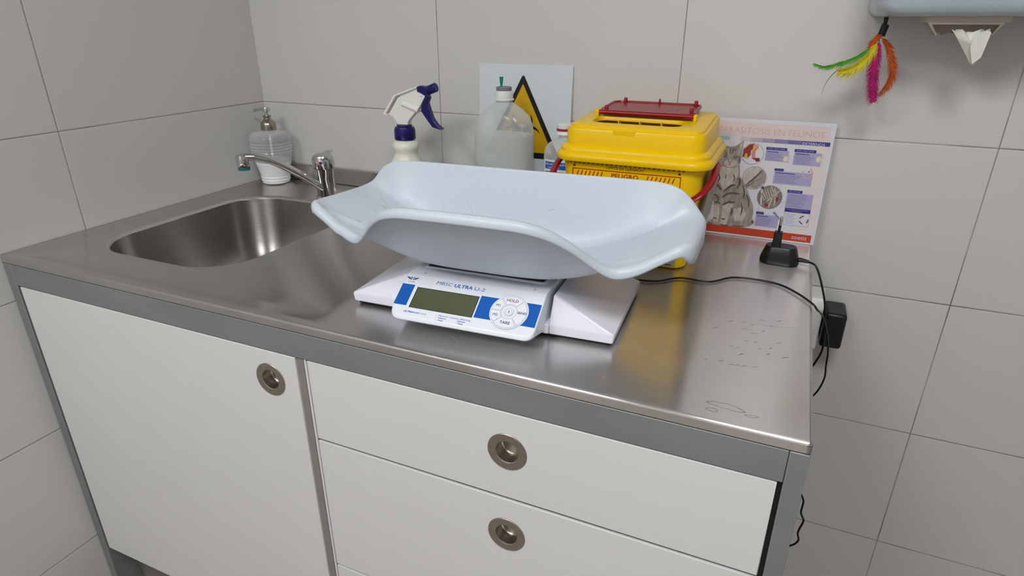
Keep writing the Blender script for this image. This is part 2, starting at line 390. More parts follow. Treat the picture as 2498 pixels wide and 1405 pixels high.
# right-hand flat part
ye = y0 + .004
bm_.add([(xm, ye, 0), (W - .004, ye, 0), (W - .004, y1, 0), (xm, y1, 0)], [(0, 1, 2, 3)], 'steel_top')
# rolled front edge
prof = [(0, 0)] + [(-.004 * math.sin(a), -.004 + .004 * math.cos(a)) for a in [math.radians(d) for d in (15, 30, 45, 60, 75, 90)]] + [(-.004, -.0125), (-.0015, -.0125)]
bm_.loft([[(x, ye + p[0], p[1]) for p in prof] for x in (x0, .35, xm, W - .006)], 'steel_top', closed=False)
# right edge roll and corner
rp = [(math.sin(a), math.cos(a)) for a in [math.radians(d) for d in (0, 18, 36, 54, 72, 90)]]
loops = []
for ax, ay, px_, py_ in [(1, 0, W - .004, y1), (1, 0, W - .004, ye + .002)] + [(math.cos(math.radians(q)), -math.sin(math.radians(q)), W - .004, ye) for q in (0, 22, 45, 67, 90)] + [(0, -1, W - .006, ye)]:
    L = [(px_ + ax * .004 * s, py_ + ay * .004 * s, -.004 + .004 * c) for s, c in rp]
    L.append((px_ + ax * .004, py_ + ay * .004, -.0125)); loops.append(L)
bm_.loft(loops, 'steel_top', closed=False)
# dried water marks at the front right corner and by the drainer
wm = bm_
def blob(cx, cy, rx, ry, ang, seed, wdt=.0012, z=.00008):
    rnd = random.Random(seed); n_ = 40; k1, k2, k3 = [rnd.uniform(0, 6.28) for _ in range(3)]
    v = []; f = []
    for k in range(n_):
        a = 2 * PI * k / n_; q = 1 + .16 * math.sin(2 * a + k1) + .10 * math.sin(3 * a + k2) + .05 * math.sin(7 * a + k3)
        for rad in (1, 1 - wdt / ry):
            x, y = rx * q * rad * math.cos(a), ry * q * rad * math.sin(a)
            v.append((cx + x * math.cos(ang) - y * math.sin(ang), cy + x * math.sin(ang) + y * math.cos(ang), z))
    for k in range(n_): f.append((2 * k, 2 * k + 1, (2 * k + 3) % (2 * n_), (2 * k + 2) % (2 * n_)))
    wm.add(v, f, 'water_mark')
blob(1.196, -.622, .017, .0058, -.12, 3, .0008); blob(1.183, -.634, .007, .003, .1, 5, .0006); blob(1.222, -.630, .006, .0025, .1, 8, .0006)
mat('scratch', (225, 222, 216), 0.5, 1.0, noise=(200, 0.1, (1, 1, 1))); sc2 = bm_
mat('smudge', (182, 179, 173), 0.5, 1.0, noise=(200, 0.1, (1, 1, 1)))
rs_ = random.Random(5)
for i in range(26):
    cx0, cy0 = rs_.gauss(1.205, .022), rs_.uniform(-.53, -.38); rx0, ry0, an0 = rs_.uniform(.0015, .005), rs_.uniform(.0005, .0012), rs_.uniform(-.1, .9)
    bm_.add([(cx0 + rx0 * math.cos(t) * math.cos(an0) - ry0 * math.sin(t) * math.sin(an0), cy0 + rx0 * math.cos(t) * math.sin(an0) + ry0 * math.sin(t) * math.cos(an0), .00006) for t in [k_ * PI / 5 for k_ in range(10)]], [tuple(range(10))], 'smudge')
for pts in ([(1.1005, -.6151), (1.1119, -.6147), (1.1238, -.6131)], [(1.0775, -.6253), (1.089, -.6339)], [(1.0601, -.614), (1.0672, -.6252)], [(1.055, -.6259), (1.0791, -.6311)], [(1.0671, -.5073), (1.0818, -.5247), (1.0909, -.5378)], [(1.2085, -.4064), (1.2389, -.4034), (1.2637, -.3951)], [(1.113, -.600), (1.131, -.597)], [(.856, -.601), (.8734, -.6112)]):
    for i in range(len(pts) - 1):
        a_, c_ = Vector((*pts[i], .00007)), Vector((*pts[i + 1], .00007)); t = (c_ - a_).normalized(); nv = Vector((-t.y, t.x, 0)) * .00016
        sc2.add([tuple(a_ - nv), tuple(a_ + nv), tuple(c_ + nv), tuple(c_ - nv)], [(0, 1, 2, 3)], 'scratch')
top = bm_.build('top', wt, smooth=40, flip=False)
me = top.data; b2 = bmesh.new(); b2.from_mesh(me)
for f in b2.faces:
    f.normal_update()
    if f.normal.z < -1e-4: f.normal_flip()
b2.to_mesh(me); b2.free()
uv = me.uv_layers.new(name='UVMap')
for l in me.loops:
    co = me.vertices[l.vertex_index].co; uv.data[l.index].uv = (co.x + co.z * .1, co.y + co.z)
MB().box(x0 + .003, W - .003, y0 + .003, y1, -.0128, -.0105, 'steel_dark').build('underside', wt) if False else None
# bowl
bl = MB(); DEP = -.155
steps = [(.002, -.008), (.004, -.03), (.008, -.07), (.014, -.105), (.022, -.128), (.034, -.143), (.052, -.152), (.075, DEP)]
bl.loft([sl(a, z) for a, z in steps] + [rr(sc_[0], sc_[1], .07, .07, .069, DEP - .002, n), rr(sc_[0], sc_[1], .045, .045, .0445, DEP - .004, n)], 'steel_bowl')
bo = bl.build('basin', wt, smooth=60)
nn_ = 4 * (n + 1); uvb = bo.data.uv_layers.new(name='UVMap')
for p_ in bo.data.polygons:
    ks = [bo.data.loops[li].vertex_index % nn_ for li in p_.loop_indices]
    for li, k_ in zip(p_.loop_indices, ks):
        uvb.data[li].uv = ((k_ + (nn_ if (k_ == 0 and max(ks) == nn_ - 1) else 0)) / nn_, (bo.data.loops[li].vertex_index // nn_) / 12)
dr = MB().lathe([(.045, DEP - .004), (.044, DEP - .002), (.038, DEP - .003), (.036, DEP - .012), (.004, DEP - .013), (.003, DEP - .009), (0.0005, DEP - .008)], 'chrome', (sc_[0], sc_[1], 0))
dr.build('drain', wt)
# upstand along the wall: part of the worktop, modelled as a separate piece
up = struct(MB().box(.002, W - .003, -.013, -.0015, .0005, .040, 'steel_top').build('worktop_upstand_1', bevel=.002))
uvl = up.data.uv_layers.new(name='UVMap')
for l in up.data.loops:
    co = up.data.vertices[l.vertex_index].co; uvl.data[l.index].uv = (co.x, co.z + co.y)
# silicone bead against the left wall
MB().tube([(.0025, y, -.0016) for y in (-.652, -.5, -.3, -.02)], .0024, 'caulk', n=8).build('sealant_bead', wt)

# ------------------------------------------------------------------ cabinet
cb = thing('kitchen_cabinet', 'white sink cabinet with grey metal frame, one door and drawers', 'cabinet', (0, -D, FLOOR))
ZT = -.0142; ZB = -.657
MB().box(.0015, .0225, -D, -.604, FLOOR, ZT, 'frame_grey').build('leg', cb, bevel=.0012)
MB().box(1.2610, 1.2795, -D, -.604, FLOOR, ZT, 'frame_grey').build('leg', cb, bevel=.0012)
MB().box(.0015, .0225, -.07, -.02, FLOOR, ZT, 'frame_grey').build('leg', cb, bevel=.0012)
MB().box(1.2610, 1.2795, -.07, -.02, FLOOR, ZT, 'frame_grey').build('leg', cb, bevel=.0012)
MB().box(.0230, 1.2604, -D, -D + .02, -.0530, ZT, 'frame_grey').build('front_rail', cb, bevel=.0008)
MB().box(.0015, .0225, -.603, -.071, -.0530, ZT, 'frame_grey').build('side_rail', cb, bevel=.0008)
MB().box(1.2610, 1.2795, -.603, -.071, -.0530, ZT, 'frame_grey').build('side_rail', cb, bevel=.0008)
MB().box(.0245, 1.2590, -D + .004, -D + .018, -.0141, -.0127, 'cabinet_shade').build('lip_gap_shade', cb)  # black strip added as painted shade in the gap under the worktop lip
MB().box(.6386, .6500, -D + .003, -D + .018, ZB, -.0532, 'steel_post').build('centre_post', cb, bevel=.0006)
cs = MB()
cs.box(.0240, .0270, -D + .02, -.03, ZB, -.19, 'cabinet_shade').box(1.2572, 1.2602, -D + .0215, -.03, ZB, -.19, 'cabinet_shade')
cs.box(.0270, .6520, -D + .03, -.03, ZB, ZB + .016, 'laminate').box(.0270, 1.2572, -.045, -.03, ZB + .016, -.19, 'laminate')
cs.build('carcass', cb)
MB().box(.6525, .6562, -D + .002, -.05, ZB, -.19, 'laminate').box(.6525, .6562, -D + .002, -D + .018, -.19, -.0535, 'laminate').build('side_panel', cb)
for ga, gb in ((.0245, .0300), (1.2563, 1.2604), (.6564, .6590)):
    MB().box(ga, gb, -D + .006, -D + .019, ZB, -.0535, 'cabinet_shade').build('front_gap_shade', cb)  # near-black strips standing in for shade in the upright gaps
for ga, gb, gc, gd in ((.6596, 1.2554, -.1863, -.1819), (.6596, 1.2554, -.4295, -.4251), (.0307, .6378, -.0547, -.0531), (.6596, 1.2554, -.0547, -.0531)):
    MB().box(ga, gb, -D + .004, -D + .017, gc, gd, 'cabinet_shade').build('front_gap_shade', cb)  # dark strips added so the level gaps around the fronts look shaded
def handle(parent, cx, cz):
    h = MB(); yf = -D - .0012
    n_ = 48
    prof = [(.0262, D), (.0262, D + .0008), (.0255, D + .0014), (.0160, D + .0014), (.0150, D + .0008), (.0146, D - .004), (.0144, D - .0100), (.0142, D - .0105), (.0142, D - .0150), (.0130, D - .0165), (.0005, D - .0175)]
    loops = [[(cx + r * math.cos(2 * PI * k / n_), -yy, cz + r * math.sin(2 * PI * k / n_)) for k in range(n_)] for r, yy in prof]
    h.loft(loops[:4], 'steel_ring')
    ring = h.build('handle', parent)
    LOC[ring.name] = LOC[parent.name] if parent.name in LOC else (0, 0, 0)
    hh = MB().loft(loops[3:], 'steel_ring', cap1=True); hc = hh.build('handle_cup', parent)
    return ring
def front(name, a, b, z0, z1, hx, hz):
    m = MB(); yf, yb = -D, -D + .018; n_ = 48; r = .0165
    # front sheet with a round hole for the recessed handle
    outer_ = []
    for k in range(n_):
        an = 2 * PI * k / n_; dx, dz = math.cos(an), math.sin(an)
        t = min(((b - hx) / dx) if dx > 1e-9 else ((a - hx) / dx if dx < -1e-9 else 1e9), ((z1 - hz) / dz) if dz > 1e-9 else ((z0 - hz) / dz if dz < -1e-9 else 1e9))
        outer_.append([hx + dx * t, hz + dz * t])
    for cx_, cz_ in ((a, z0), (b, z0), (a, z1), (b, z1)):
        k = min(range(n_), key=lambda q: (outer_[q][0] - cx_) ** 2 + (outer_[q][1] - cz_) ** 2); outer_[k] = [cx_, cz_]
    O = lambda y: [(p[0], y, p[1]) for p in outer_]
    Hh = lambda y: [(hx + r * math.cos(2 * PI * k / n_), y, hz + r * math.sin(2 * PI * k / n_)) for k in range(n_)]
    m.loft([Hh(yf), O(yf), O(yb), Hh(yb), Hh(yf)], 'laminate')
    o = m.build(name, cb, bevel=.0007, seg=2, smooth=30)
    LOC[o.name] = LOC[cb.name]
    handle(o, hx, hz); return o
front('door', .0305, .6380, ZB, -.0548, .5873, -.1014)
front('drawer', .6594, 1.2556, -.1818, -.0548, .9585, -.1110)
front('drawer', .6594, 1.2556, -.4250, -.1864, .9572, -.2435)
front('drawer', .6594, 1.2556, ZB, -.4296, .9572, -.50)

# ------------------------------------------------------------------ baby scale
BS = thing('baby_scale', 'white electronic baby weighing scale with curved plastic tray on steel worktop', 'scale', (.863, -.467, .001), .056, local=True)
b = MB()
hw, hd = .187, .093
b.box(-.103, .103, -hd, hd, .004, .017, 'scale_plastic'); b.build('base', BS, bevel=.0010, seg=2)
for s_ in (-1, 1):
    b = MB()
    b.loft([[(s_ * .1032, -hd, .004), (s_ * (hw - .0015), -hd + .001, .004), (s_ * (hw - .0015), hd - .001, .004), (s_ * .1032, hd, .004)],
            [(s_ * .1032, -hd, .017), (s_ * hw, -hd, .017), (s_ * hw, hd, .017), (s_ * .1032, hd, .017)],
            [(s_ * .1032, -.074, .0505), (s_ * .1055, -.074, .0508), (s_ * .1055, .074, .0508), (s_ * .1032, .074, .0505)]], 'scale_plastic', cap0=True, cap1=True)
    b.build('base_wing', BS, bevel=.0020, seg=3)
MB().box(-.181, .181, -.087, .087, .0, .0045, 'rubber').build('foot_pad', BS)
# display housing with sloping face
ft = MB(); r = .013; loops = []
P0 = [(.088, .006), (.088, .0565), (-.086, .0565), (-.0885, .0558), (-.1335, .0269), (-.1415, .0215), (-.1435, .0165), (-.139, .0135), (-.092, .008)]
e = (-.8427, -.5379)
for sx in [-.0985 + t for t in (0, .001, .0028, .005, .008, .013)] + [0] + [.0985 - t for t in (.013, .008, .005, .0028, .001, 0)]:
    d = .0985 - abs(sx); k = 0 if d >= r else r - math.sqrt(max(0, r * r - (r - d) ** 2))
    L = []
    for (y, z) in P0:
        wgt = 1 if y < -.13 else 0
        L.append((sx, y - e[0] * k * wgt, z - e[1] * k * wgt))
    loops.append(L)
ft.loft(loops, 'panel_white', cap0=True, cap1=True)
ft.build('display_housing', BS, bevel=.0012, seg=2, smooth=30)
nrm = (0, -.5379, .8427)
def S(off):
    def fn(x, w_):   # w_ = metres down the slope (negative = up)
        return (x, -.0885 + e[0] * w_ + nrm[1] * off, .0558 + e[1] * w_ + nrm[2] * off)
    return fn
def SU(off):        # y up
    g = S(off); return lambda x, y: g(x, -y)
u = .0558
pr_ = MB()
for a, c, s0, s1 in ((-.0984, -.080, .275, .86), (.016, .060, .285, .875), (.060, .0968, .285, .885)):
    poly(pr_, SU(.00018), [(a, -s0 * u), (c, -s0 * u), (c, -s1 * u), (a, -s1 * u)], 'label_blue')
put_text(pr_, SU(.0002), -.0516, -.163 * u, 'MBSC', .0072, 'text_blue', width=.0232, shear=.12, bold=-.006)
put_text(pr_, SU(.0002), -.0256, -.167 * u, 'ULTRA', .0070, 'text_blue', width=.0258, shear=.12, bold=.022)
put_text(pr_, SU(.0002), .0030, -.170 * u, 'U-2', .0072, 'text_blue', width=.0142, shear=.12, bold=-.006)
put_text(pr_, SU(.0002), -.0796, -1.030 * u, 'ULTRA', .0032, 'text_blue', width=.0130, shear=.12, bold=.02)
put_text(pr_, SU(.0002), -.0662, -1.030 * u, 'BABY U-2', .0032, 'text_blue', width=.0188, shear=.12, bold=-.005)
put_text(pr_, SU(.0002), -.0298, -.995 * u, 'Maximum Capacity: 60lb/27kg', .0024, 'text_blue', width=.0440)
for tx, x_, s_ in (('0-20lbx0.1oz', -.0296, 1.055), ('0-1kgx2g', -.0296, 1.115), ('2-60lbx0.2oz', -.0030, 1.055), ('1-27kgx5g', -.0030, 1.115)):
    put_text(pr_, SU(.0002), x_, -s_ * u, tx, .0022, 'text_blue', bold=.01)
# winged emblem with name under it
cx_, cy_ = -.0878, -.105 * u
for s_ in (-1, 1):
    poly(pr_, SU(.0002), [(cx_ + s_ * .0034, cy_ + .0006), (cx_ + s_ * .0052, cy_ + .0016), (cx_ + s_ * .0092, cy_ + .0026), (cx_ + s_ * .0078, cy_ + .0010), (cx_ + s_ * .0060, cy_ - .0004), (cx_ + s_ * .0036, cy_ - .0016)], 'text_navy')
    for q0, q1 in ((.0020, .0008), (.0020, .0032)):
        poly(pr_, SU(.0002), [(cx_ + s_ * (q0 - .0004), cy_ + .0028), (cx_ + s_ * (q0 + .0004), cy_ + .0028), (cx_ + s_ * (q1 + .0004), cy_ + .0004), (cx_ + s_ * (q1 - .0004), cy_ + .0004)], 'text_navy')
        poly(pr_, SU(.0002), [(cx_ + s_ * (q1 - .0004), cy_ + .0004), (cx_ + s_ * (q1 + .0004), cy_ + .0004), (cx_ + s_ * (q0 + .0004), cy_ - .0024), (cx_ + s_ * (q0 - .0004), cy_ - .0024)], 'text_navy')
put_text(pr_, SU(.0002), cx_, -.205 * u, 'my weigh', .0022, 'text_navy', width=.0096, align='CENTER', shear=.1)
poly(pr_, SU(.00015), [(-.0330, -.97 * u), (-.0328, -.97 * u), (-.0328, -1.13 * u), (-.0330, -1.13 * u)], 'line_grey')
dcx, dcy = .0588, -.598 * u
disc(pr_, SU(.0003), dcx, dcy, .0252, 'line_grey', 64); disc(pr_, SU(.0004), dcx, dcy, .0248, 'panel_white', 64)
disc(pr_, SU(.0005), dcx, dcy, .0236, 'line_grey', 64, r0=.0232)
pr_.build('printed_label', BS, smooth=0, flip=False)
lc = MB()
poly(lc, SU(.0003), [(-.0752, -.319 * u), (.0140, -.319 * u), (.0140, -.894 * u), (-.0752, -.894 * u)], 'lcd_edge')
poly(lc, SU(.0005), [(-.0741, -.338 * u), (.0133, -.338 * u), (.0133, -.886 * u), (-.0741, -.886 * u)], 'lcd_green')
lc.build('display_screen', BS, smooth=0, flip=False)
def key(a0, a1, txt, tm, ta, tr, size):
    k = MB(); f0, f1 = SU(.0004), SU(.0011); n_ = 14; ri, ro = .0112, .0230
    ang = [math.radians(a0 + (a1 - a0) * i / n_) for i in range(n_ + 1)]
    p = [(dcx + ro * math.cos(t), dcy + ro * math.sin(t)) for t in ang] + [(dcx + ri * math.cos(t), dcy + ri * math.sin(t)) for t in reversed(ang)]
    nn = len(p); v = [f0(*c) for c in p] + [f1(*((c[0] - dcx) * .985 + dcx, (c[1] - dcy) * .985 + dcy) if i <= n_ else c) for i, c in enumerate(p)]
    F = [(i, (i + 1) % nn, nn + (i + 1) % nn, nn + i) for i in range(nn)]
    F += [(nn + i, nn + i + 1, nn + nn - 2 - i, nn + nn - 1 - i) for i in range(n_)]
    k.add(v, F, 'panel_white')
    # shadowed outline
    q_ = SU(.00042)
    disc(k, q_, dcx, dcy, .0112, 'line_grey', 14, r0=.0108, a0=a0, a1=a1)
    for aa in (a0 - .9, a1 + .9):
        t = math.radians(aa); nx, ny = -math.sin(t) * .00022, math.cos(t) * .00022
        poly(k, q_, [(dcx + ri * math.cos(t) - nx, dcy + ri * math.sin(t) - ny), (dcx + ro * math.cos(t) - nx, dcy + ro * math.sin(t) - ny), (dcx + ro * math.cos(t) + nx, dcy + ro * math.sin(t) + ny), (dcx + ri * math.cos(t) + nx, dcy + ri * math.sin(t) + ny)], 'line_grey')
    t = math.radians(ta)
    put_text(k, SU(.0013), dcx + tr * math.cos(t), dcy + tr * math.sin(t) - size * .33, txt, size, tm, align='CENTER', bold=0.0 if txt[0] == 'M' else .010)
    k.build('button', BS, smooth=0, flip=False)
key(51, 124, 'HOLD', 'text_red', 90, .0165, .0058)
key(129, 178, 'M1', 'text_black', 156, .0175, .0052)
key(183, 226, 'M2', 'text_black', 203, .0175, .0052)
key(231, 306, 'TARE', 'text_black', 269, .0162, .0056)
key(311, 406, 'SEND', 'text_black', 362, .0170, .0048)
k = MB()
disc(k, SU(.0006), dcx, dcy, .0100, 'line_grey', 40, r0=.0096); disc(k, SU(.0007), dcx, dcy, .0062, 'line_grey', 40); disc(k, SU(.0011), dcx, dcy, .0056, 'panel_white', 40)
disc(k, SU(.0012), dcx, dcy, .0042, 'line_grey', 40, r0=.0038)
poly(k, SU(.0013), [(dcx - .0005, dcy - .0015), (dcx + .0005, dcy - .0015), (dcx + .0005, dcy + .0015), (dcx - .0005, dcy + .0015)], 'text_navy')
k.build('power_button', BS, smooth=0, flip=False)
# dark rubber mount between housing and tray, screws
MB().box(-.083, .083, -.056, .06, .0560, .0700, 'rubber').build('tray_mount', BS, bevel=.002)
fr = MB(); fr.loft([rr(0, .003, .0885, .0635, .006, .0562), rr(0, .003, .0875, .0625, .005, .0585), rr(0, .003, .0845, .0595, .004, .0585), rr(0, .003, .084, .059, .004, .0562)], 'panel_white')
fr.build('mount_frame', BS)
for x in (-.076, .080): MB().lathe([(.0016, .0564), (.0016, .0569), (.0004, .0569)], 'line_grey', (x, -.0795, 0), 12).build('screw', BS)
# tray -------------------------------------------------------------------
half = [(0, -.145, .1675), (.045, -.1445, .1670), (.078, -.140, .1645), (.105, -.130, .1560), (.128, -.116, .1405), (.150, -.101, .1200), (.166, -.0915, .1075), (.180, -.0855, .1040), (.200, -.080, .1100), (.222, -.0755, .1230), (.240, -.0725, .1335), (.2510, -.0640, .1365), (.2565, -.0500, .1355), (.2580, 0, .1315), (.2590, .050, .1285), (.2570, .076, .1290), (.251, .0885, .1335), (.238, .0935, .1480), (.222, .0940, .1600), (.200, .0945, .1660), (.170, .0950, .1675), (.09, .0955, .1675)]
rim = half + [(0, .0955, .1675)] + [(-x, y, z) for x, y, z in reversed(half[1:])]
rim = catmull(rim, 6, closed=True)
# resample evenly
def resample(P, n_):
    P = P + [P[0]]; Ls = [0]
    for a, c in zip(P, P[1:]): Ls.append(Ls[-1] + (c - a).length)
    out = []; j = 0
    for i in range(n_):
        t = Ls[-1] * i / n_
        while Ls[j + 1] < t: j += 1
        out.append(P[j].lerp(P[j + 1], (t - Ls[j]) / (Ls[j + 1] - Ls[j])))
    return out
rim = [p + Vector((.0091 - .004 * (p.x < -.2), -.0155, .0035)) for p in resample(rim, 264)]
def sm(t): t = max(0, min(1, t)); return t * t * (3 - 2 * t)
def zb(x): return .0745 + .0570 * sm((abs(x - .0091) - .085) / .175)
NR = len(rim); chains = []
for i, R in enumerate(rim):
    tn = sum(((rim[(i + q_) % NR] - rim[i - q_]).normalized() for q_ in (1, 3, 5)), Vector()).normalized(); nn = Vector((tn.y, -tn.x, 0)).normalized()
    ux, uy = R.x - .0091, R.y + .0155
    fy = (.53 + .33 * sm((abs(ux) - .10) / .12)) if uy < 0 else .66 + .10 * sm((abs(ux) - .2) / .05)
    fx = .925
    Cc = Vector((ux * fx + .0091, uy * fy - .0155, 0)); Cc.z = zb(Cc.x)
    rol = []
    rr_ = .0076; cen = R - nn * .0042 - Vector((0, 0, rr_))
    sk = .0045 + (.0125 if ux > 0 else .0035) * sm((abs(ux) - .243) / .012)
    rol.append(cen + nn * rr_ * .96 - Vector((0, 0, sk)))
    rol.append(cen + nn * rr_ * .99 - Vector((0, 0, sk * .5)))
    for d in (0, 28, 52, 76):
        t = math.radians(d); rol.append(cen + rr_ * (nn * math.cos(t) + Vector((0, 0, 1)) * math.sin(t)))
    S0 = cen + Vector((0, 0, rr_ * .995)) - nn * .001
    if (Vector((Cc.x, Cc.y, 0)) - Vector((S0.x, S0.y, 0))).dot(-nn) < .013:
        Cc = S0 - nn * .013; Cc.z = zb(Cc.x)
    if Cc.z > R.z - .003: Cc.z = R.z - .003
    ctl = [S0, S0.lerp(Cc, .42), Cc]
    for s_ in (.68, .45, .25, .12):
        px, py = (Cc.x - .0091) * (1 - (1 - s_) * .75) + .0091, (Cc.y + .0155) * s_ - .0155
        ctl.append(Vector((px, py, min(zb(px), Cc.z + (zb(px) - Cc.z) * (1 - s_) * 2.2) if zb(px) > Cc.z else zb(px))))
    for _ in range(2):
        o_ = [ctl[0]]
        for a, c in zip(ctl, ctl[1:]): o_ += [a.lerp(c, .25), a.lerp(c, .75)]
        ctl = o_ + [ctl[-1]]
    chains.append(rol + ctl)
tr = MB()
loops = [[tuple(ch[j]) for ch in chains] for j in range(len(chains[0]))]
last = [(p[0] * .98, -.0155 + (p[1] + .0155) * .4, zb(p[0] * .98)) for p in loops[-1]]
lastc = [(p[0] * .97, -.0155, zb(p[0] * .97)) for p in loops[-1]]
tr.loft(loops + [last, lastc], 'tray_plastic')
to = tr.build('weighing_tray', BS, smooth=80, flip=False)
bmx = bmesh.new(); bmx.from_mesh(to.data); bmesh.ops.remove_doubles(bmx, verts=bmx.verts, dist=.00002)
bmesh.ops.recalc_face_normals(bmx, faces=bmx.faces)
up_ = sum(f.normal.z * f.calc_area() for f in bmx.faces)
if up_ < 0: bmesh.ops.reverse_faces(bmx, faces=bmx.faces)
bmx.to_mesh(to.data); bmx.free()
# fine scuffs worn into the tray surface
from mathutils.bvhtree import BVHTree
bvh = BVHTree.FromPolygons([v.co[:] for v in to.data.vertices], [p.vertices[:] for p in to.data.polygons])
sf = MB()
mat('scuff', (170, 181, 200), 0.5, noise=(200, 0.1, (1, 1, 1)))
for pts, wd in (([(-.222, .052), (-.208, .034), (-.190, .020), (-.176, .012)], .0005), ([(-.201, .008), (-.190, .012), (-.182, .006), (-.172, .012)], .0007), ([(-.195, .014), (-.180, .004)], .0005), ([(-.205, -.006), (-.186, -.014)], .0004),
                ([(-.078, .062), (-.066, .056), (-.072, .050)], .0004), ([(-.115, .060), (-.110, .040)], .0003), ([(-.012, .052), (-.020, .030)], .0004), ([(.072, .010), (.078, .026)], .0004), ([(.180, .02), (.190, .034)], .0003), ([(.206, -.030), (.228, -.012)], .0004),
                ([(.090, -.020), (.100, -.018)], .0003), ([(.205, .046), (.209, .054)], .0004), ([(.05, .060), (.062, .061)], .0003)):
    P = catmull([(x, y, 0) for x, y in pts], 6); v = []
    for i, p in enumerate(P):
        t = (P[min(i + 1, len(P) - 1)] - P[max(i - 1, 0)]).normalized(); kk = wd * .5 * math.sin(PI * (i + .4) / len(P))
        for sg_ in (-1, 1):
            x, y = p.x - t.y * kk * sg_, p.y + t.x * kk * sg_
            h_ = bvh.ray_cast(Vector((x, y, .4)), Vector((0, 0, -1)))[0]
            v.append((x, y, (h_.z if h_ else .1) + .0003))
    sf.add(v, [(2 * i, 2 * i + 1, 2 * i + 3, 2 * i + 2) for i in range(len(P) - 1)], 'scuff')
me = to.data; me.materials.append(MATS['scuff']); bmx = bmesh.new(); bmx.from_mesh(me)
vs = [bmx.verts.new(p) for p in sf.v]
for f_ in sf.f:
    nf = bmx.faces.new([vs[k_] for k_ in f_]); nf.material_index = 1; nf.normal_update()
    if nf.normal.z < 0: nf.normal_flip()
bmx.to_mesh(me); bmx.free()
so = to.modifiers.new('solid', 'SOLIDIFY'); so.thickness = .0028; so.offset = -1

# ------------------------------------------------------------------ sharps container
BX, BY0, BY1 = .990, -.262, -.064; BYC = (BY0 + BY1) / 2; BHD = (BY1 - BY0) / 2
sb = thing('sharps_container', 'yellow plastic sharps bin with red lid and red handle behind the tray', 'container', (BX, BYC, 0))
b = MB()
b.loft([rr(BX, BYC, .094, BHD - .012, .018, .0005), rr(BX, BYC, .099, BHD - .007, .022, .004), rr(BX, BYC, .1005, BHD - .005, .023, .02), rr(BX, BYC, .112, BHD - .0005, .026, .158), rr(BX, BYC, .1123, BHD - .0005, .026, .1725)], 'bin_yellow', cap0=True)
b.build('body', sb)
def tz(y): return .2195 + (y + .255) * .045
b = MB()
def zf(L, f): return [(p[0], p[1], f(p[1])) for p in L]
rimz = .160
seq = [(.1185, .0035, .1635, .030), (.1240, .009, .1655, .034), (.1255, .0105, .1700, .035), (.1245, .0095, .1745, .034), (.1205, .006, .1780, .031), (.1190, .0045, .1788, .030), (.1188, .0040, .1835, .029), (.1160, .0010, .1870, .027), (.1105, -.0040, .1885, .024)]
loops = [rr(BX, BYC, hw_, BHD + dd, rd, z) for hw_, dd, z, rd in seq]
loops += [zf(rr(BX, BYC, .1095, BHD - .005, .022, 0), lambda y: tz(y) - .0085), zf(rr(BX, BYC, .1080, BHD - .0065, .021, 0), lambda y: tz(y) - .0055), zf(rr(BX, BYC, .1040, BHD - .0105, .018, 0), lambda y: tz(y) - .0045), zf(rr(BX, BYC, .1035, BHD - .011, .018, 0), lambda y: tz(y) - .001), zf(rr(BX, BYC, .1020, BHD - .0125, .017, 0), lambda y: tz(y))]
sx_, sy_ = .985, -.197
loops += [zf(rr(sx_, sy_, .072, .027, .016, 0), lambda y: tz(y)), zf(rr(sx_, sy_, .0705, .0255, .015, 0), lambda y: tz(y) - .002), zf(rr(sx_, sy_, .070, .025, .015, 0), lambda y: tz(y) - .006), zf(rr(sx_, sy_, .070, .025, .015, 0), lambda y: tz(y) - .0062), zf(rr(sx_ + .003, sy_ + .02, .090, .060, .02, 0), lambda y: tz(y) - .014), zf(rr(sx_ + .003, sy_ + .02, .09, .06, .02, 0), lambda y: tz(y) - .15)]
b.loft([rr(BX, BYC, .1135, BHD - .001, .027, .1640)] + loops, 'bin_yellow', cap1=True)
for i in range(3):   # ribs across the slot
    xx = sx_ - .035 + i * .035
    b.box(xx - .0008, xx + .0008, sy_ + .010, sy_ + .024, tz(sy_) - .022, tz(sy_) - .003, 'bin_yellow')
b.box(sx_ - .02, sx_ - .018, BY0 + .0125, BY0 + .016, tz(-.25) - .003, tz(-.25) + .0008, 'bin_yellow')
lidb = b.build('lid', sb, smooth=40)
LOC[lidb.name] = LOC[sb.name]
MB().box(sx_ - .025, sx_ + .010, BY0 - .0002 + .005, BY0 + .010, tz(-.25) - .013, tz(-.25) - .004, 'bin_yellow').build('latch_tab', lidb, bevel=.001)
for xx in (.9095, 1.0700):
    MB().box(xx - .003, xx + .003, -.176, -.164, tz(-.17) - .001, tz(-.17) + .0105, 'bin_yellow').build('hinge_lug', lidb, bevel=.002)
rl = MB()
def rz(y, k=0): return .2285 + (y + .172) * .052 + k
L0 = [zf(rr(.989, -.122, .077, .050, .018, 0), lambda y: rz(y, -.001)), zf(rr(.989, -.122, .0785, .0515, .018, 0), lambda y: rz(y, .003)), zf(rr(.989, -.122, .0775, .0505, .018, 0), lambda y: rz(y, .0055)), zf(rr(.989, -.122, .0745, .0475, .016, 0), lambda y: rz(y, .0055)), zf(rr(.989, -.122, .0735, .0465, .015, 0), lambda y: rz(y, .0035))]
rl.loft(L0, 'bin_red', cap0=True, cap1=True)
rl.tube([(.9125, -.1715, .2300), (1.0665, -.1715, .2300)], .0042, 'bin_red', 12)
rlo = rl.build('red_flap', sb, smooth=40); LOC[rlo.name] = LOC[sb.name]
